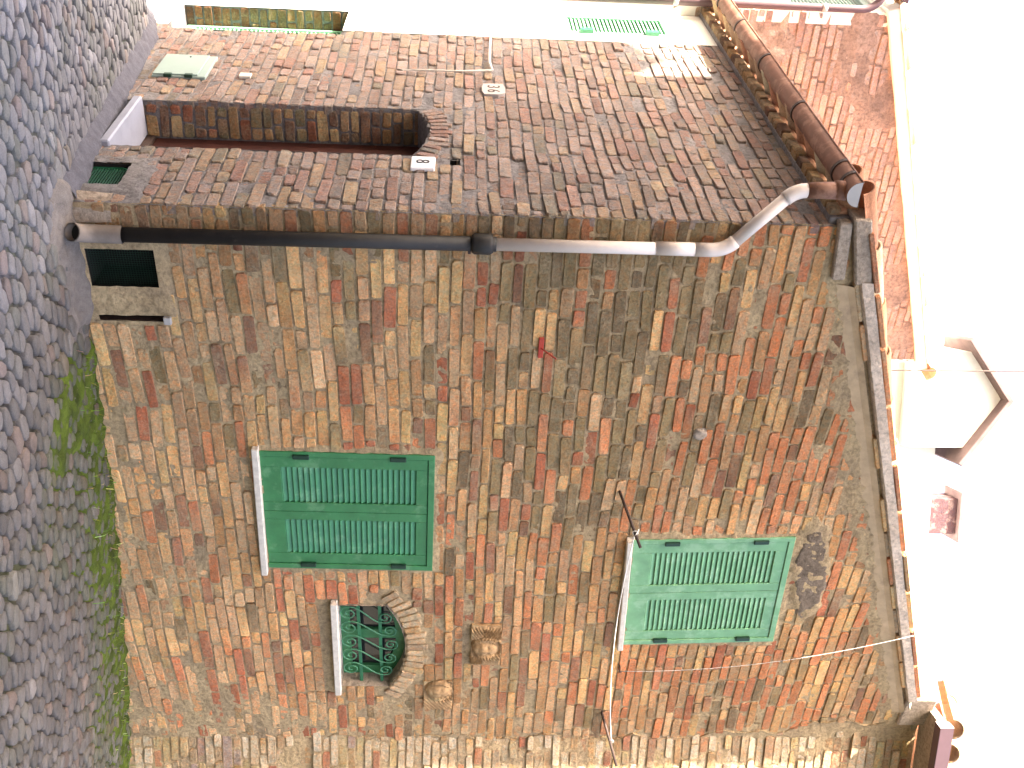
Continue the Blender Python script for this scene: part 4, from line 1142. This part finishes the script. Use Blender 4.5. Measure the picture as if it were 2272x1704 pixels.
# sloping coping and roof
RU2 = Vector((math.cos(.3376), 0, math.sin(.3376))); RN2 = Vector((-math.sin(.3376), 0, math.cos(.3376)))
q = MB(); q.box((-.09, 3.72, 5.43), RU2, (0, -1, 0), RN2, -.06, 3.62, -5.2, .045, -.09, .03, .01); nroof = q.build('roof', M['plaster'], nb)
rng = random.Random(5)
for i in range(11):
    tile_obj(nroof, Vector((-.09, 3.74, 5.43)) + RU2 * (-.2 + i * .34) + RN2 * .005, RU2, Vector((0, 1, 0)), RN2, True, rng)
tile_obj(nroof, Vector((3.33, 3.60, 6.62)), Vector((0, 1, 0)), Vector((1, 0, 0)), Z, True, rng, 'ridge_tile')
ng = half_gutter('gutter', 3.60, 9.0, -.27, 5.44, 5.44, .07, M['purple_gutter'], nb)
q = MB(); q.poly([(-.27 + .07 * math.cos(math.pi + math.pi * k / 12), 3.598, 5.44 + .07 * math.sin(math.pi + math.pi * k / 12)) for k in range(13)]); q.build('end_cap', M['purple_gutter'], ng)
pp = [(-.125, 3.66, 1.0), (-.125, 3.66, 5.05)] + bend((-.125, 3.66, 5.0), (-.125, 3.66, 5.2), (-.26, 3.68, 5.28), .1, 6) + bend((-.14, 3.66, 5.2), (-.27, 3.68, 5.27), (-.27, 3.68, 5.42), .06, 6) + [(-.27, 3.68, 5.40)]
q = MB(); q.tube(pp, .030, 12); npp = q.build('downpipe', M['purple_gutter'], nb, True)
for zz in (2.3, 3.6, 4.8):
    s = MB(); s.tube([(-.125, 3.66, zz - .02), (-.125, 3.66, zz + .02)], .034, 12); s.build('pipe_clip', M['gutter_cap'], npp, True)

# ------------------------------------------------------------------ house on the right
ra = math.radians(20)
rh = thing('adjoining_house', 'pale sunlit brick house adjoining on the right with a metal box gutter', 'house', (4.25, .05, -.4))
RF = Frame((4.16, .030, 0), (math.cos(ra), -math.sin(ra), 0), (-math.sin(ra), -math.cos(ra), 0))
def right_col(u, v, r): return pick(r, [(.5, [(214, 190, 158), (204, 178, 146), (222, 200, 172)]), (.3, BEI), (.3, OCH), (.12, YEL), (.06, ORA), (.04, RED), (.06, PIN)])  # pale bricks, lightened further to carry strong sunlight in the colour
rwall = mortar_sheet('wall', RF, -.15, 2.6, -1.2, 5.45, lambda u, v: True, lambda u, v: MORT(.5 + .6 * smooth(.0, .4, nz(u, v, 71, 1.6)), u, v, 70.), M['mortar'], rh, .022)
rb = brick_courses(RF, -1.0, 5.40, lambda v: (-.1, 2.55), [], right_col, 51, pitch=.064, depthf=lambda u, v, r: r.uniform(-.002, .010) + (.02 if r.random() < .05 else 0))
sr = sorted(shown(rb, RF.n), reverse=True); emit(rb, M['brick'], rwall, set(i for a, i in sr[:300] if a > 0))
q = MB(); q.box(RF.p(0, 0, -.3), RF.u, -RF.n, Z, -.1, 2.6, 0, 3, -1.2, 5.4, 0); q.build('inner_core', M['cement'], rh)
# return of the corner house wall at the joint
q = MB()
for i in range(60):
    v0, v1 = -.5 + 5.7 * i / 60, -.5 + 5.7 * (i + 1) / 60
    e = lambda v: main_ub(v)[1]
    q.poly([(e(v0), -.004, v0), (e(v0) + .01, .12, v0), (e(v1) + .01, .12, v1), (e(v1), -.004, v1)])
q.build('wall_return', M['mortar'], house)
q = MB(); q.box((3.72, .02, 5.30), (1, 0, 0), (0, 1, 0), Z, 0, .30, -.055, .25, -.06, .17, .012); q.build('cheek_block', M['cement'], rh)
go = Vector((3.80, -.16, 5.42))
q = MB(); gu, gn = RF.u, RF.n
th = .004
for (a0, a1, b0, b1) in ((0, .085, 0, th), (0, th, 0, .10), (.085 - th, .085, 0, .10)):
    q.box(go, gu, gn, Z, 0, 2.8, a0, a1, b0, b1, 0)
rgut = q.build('gutter', M['purple_gutter'], rh)
q = MB(); q.box(go, gu, gn, Z, -.003, .0, 0, .085, 0, .10, 0); q.build('end_cap', M['gutter_cap'], rgut)  # paler than the gutter, in place of sun on its end face
q = MB(); q.box(go + Z * .02, gu, gn, Z, .0, 2.8, -.26, -.012, .0, .06, 0); q.build('soffit', M['cement'], rh)
rng = random.Random(6); up2 = Vector((-gn.x, -gn.y, .32)).normalized(); nn = gu.cross(up2).normalized()
if nn.z < 0: nn = -nn
q = MB(); q.box(go + Z * .11, gu, up2, nn, .35, 2.8, .06, 3.0, -.03, .0, 0); rroof = q.build('roof', M['tile'], rh)
for i in range(12):
    for j in range(2):
        tile_obj(rroof, go + gu * (.04 + .2 * i) + gn * .03 + Z * .115 + up2 * (.34 * j), up2, gu, nn, True, rng)

# ------------------------------------------------------------------ far roofs and the house across the alley
fh = thing('far_house', 'distant white house with a small gabled dormer and tiled chimney against the sky', 'house', (9, 12, 0))
fa = math.radians(-28); FU = Vector((math.cos(fa), math.sin(fa), 0)); FN = Vector((math.sin(fa), -math.cos(fa), 0))
O = Vector((8.1, 10.0, 0))
q = MB(); q.box(O, FU, -FN, Z, -1.6, 5.2, .3, 4.5, -1, 10.7, 0); q.build('wall', M['plaster'], fh)
q = MB(); q.box(O, FU, -FN, Z, -.78, .95, 0, 2.6, 10.0, 11.15, 0)
q.poly([O + FU * -.78 + Z * 11.15, O + FU * .95 + Z * 11.15, O + FU * .06 + Z * 11.68]); dm = q.build('dormer', M['plaster'], fh)
for sgn, xe, ze in ((-1, -1.05, 10.98), (1, 1.25, 10.95)):
    a = O + FU * .06 + Z * 11.80 + FN * .25; b_ = O + FU * xe + Z * ze + FN * .25; dvec = (b_ - a); nrm_ = dvec.normalized().cross(FN)
    if nrm_.z < 0: nrm_ = -nrm_
    q = MB(); q.box(a, dvec.normalized(), -FN, nrm_, 0, dvec.length, 0, 3.1, -.09, .0, .01); rf_ = q.build('roof', M['far_tile'], dm)
q = MB(); cb = Vector((11.0, 10.0, 0)); q.box(cb, FU, -FN, Z, -.35, .35, 0, .5, 9.5, 11.75, .01, col=lin((84, 62, 66))); ch = q.build('chimney', M['brick_back'], fh)
q = MB(); q.box(cb, FU, -FN, Z, -.5, .5, -.1, .6, 11.75, 11.83, .01); q.build('cap', M['far_tile'], ch)

ms = MB(); ms.tube([(2.23, 2.0, 4.8), (2.225, 2.0, 5.4), (2.19, 2.0, 7.6)], .006, 6)
tag(ms.build('aerial_mast', M['iron'], None, True), 'thin dark aerial mast rising from the roof against the white sky', 'mast')

oh = thing('opposite_house', 'tall house across the alley, out of the picture on the left', 'house', (-6, 0, 0))
q = MB(); q.wbox((-13, -14, -1), (-6, 2.28, 10.6), 0); q.build('wall', M['mortar'], oh)
q = MB(); q.wbox((-13, 2.28, -1), (-6, 3.12, 8.45), 0)
q.poly([(-6, 2.28, 8.45), (-6, 3.12, 8.45), (-6, 2.95, 8.58), (-6, 2.60, 8.74), (-6, 2.28, 8.5)])
q.build('lower_wing', M['mortar'], oh)
q = MB(); q.wbox((-13.3, -14.2, 10.6), (-5.9, 2.28, 10.75), 0); q.build('roof', M['tile'], oh)
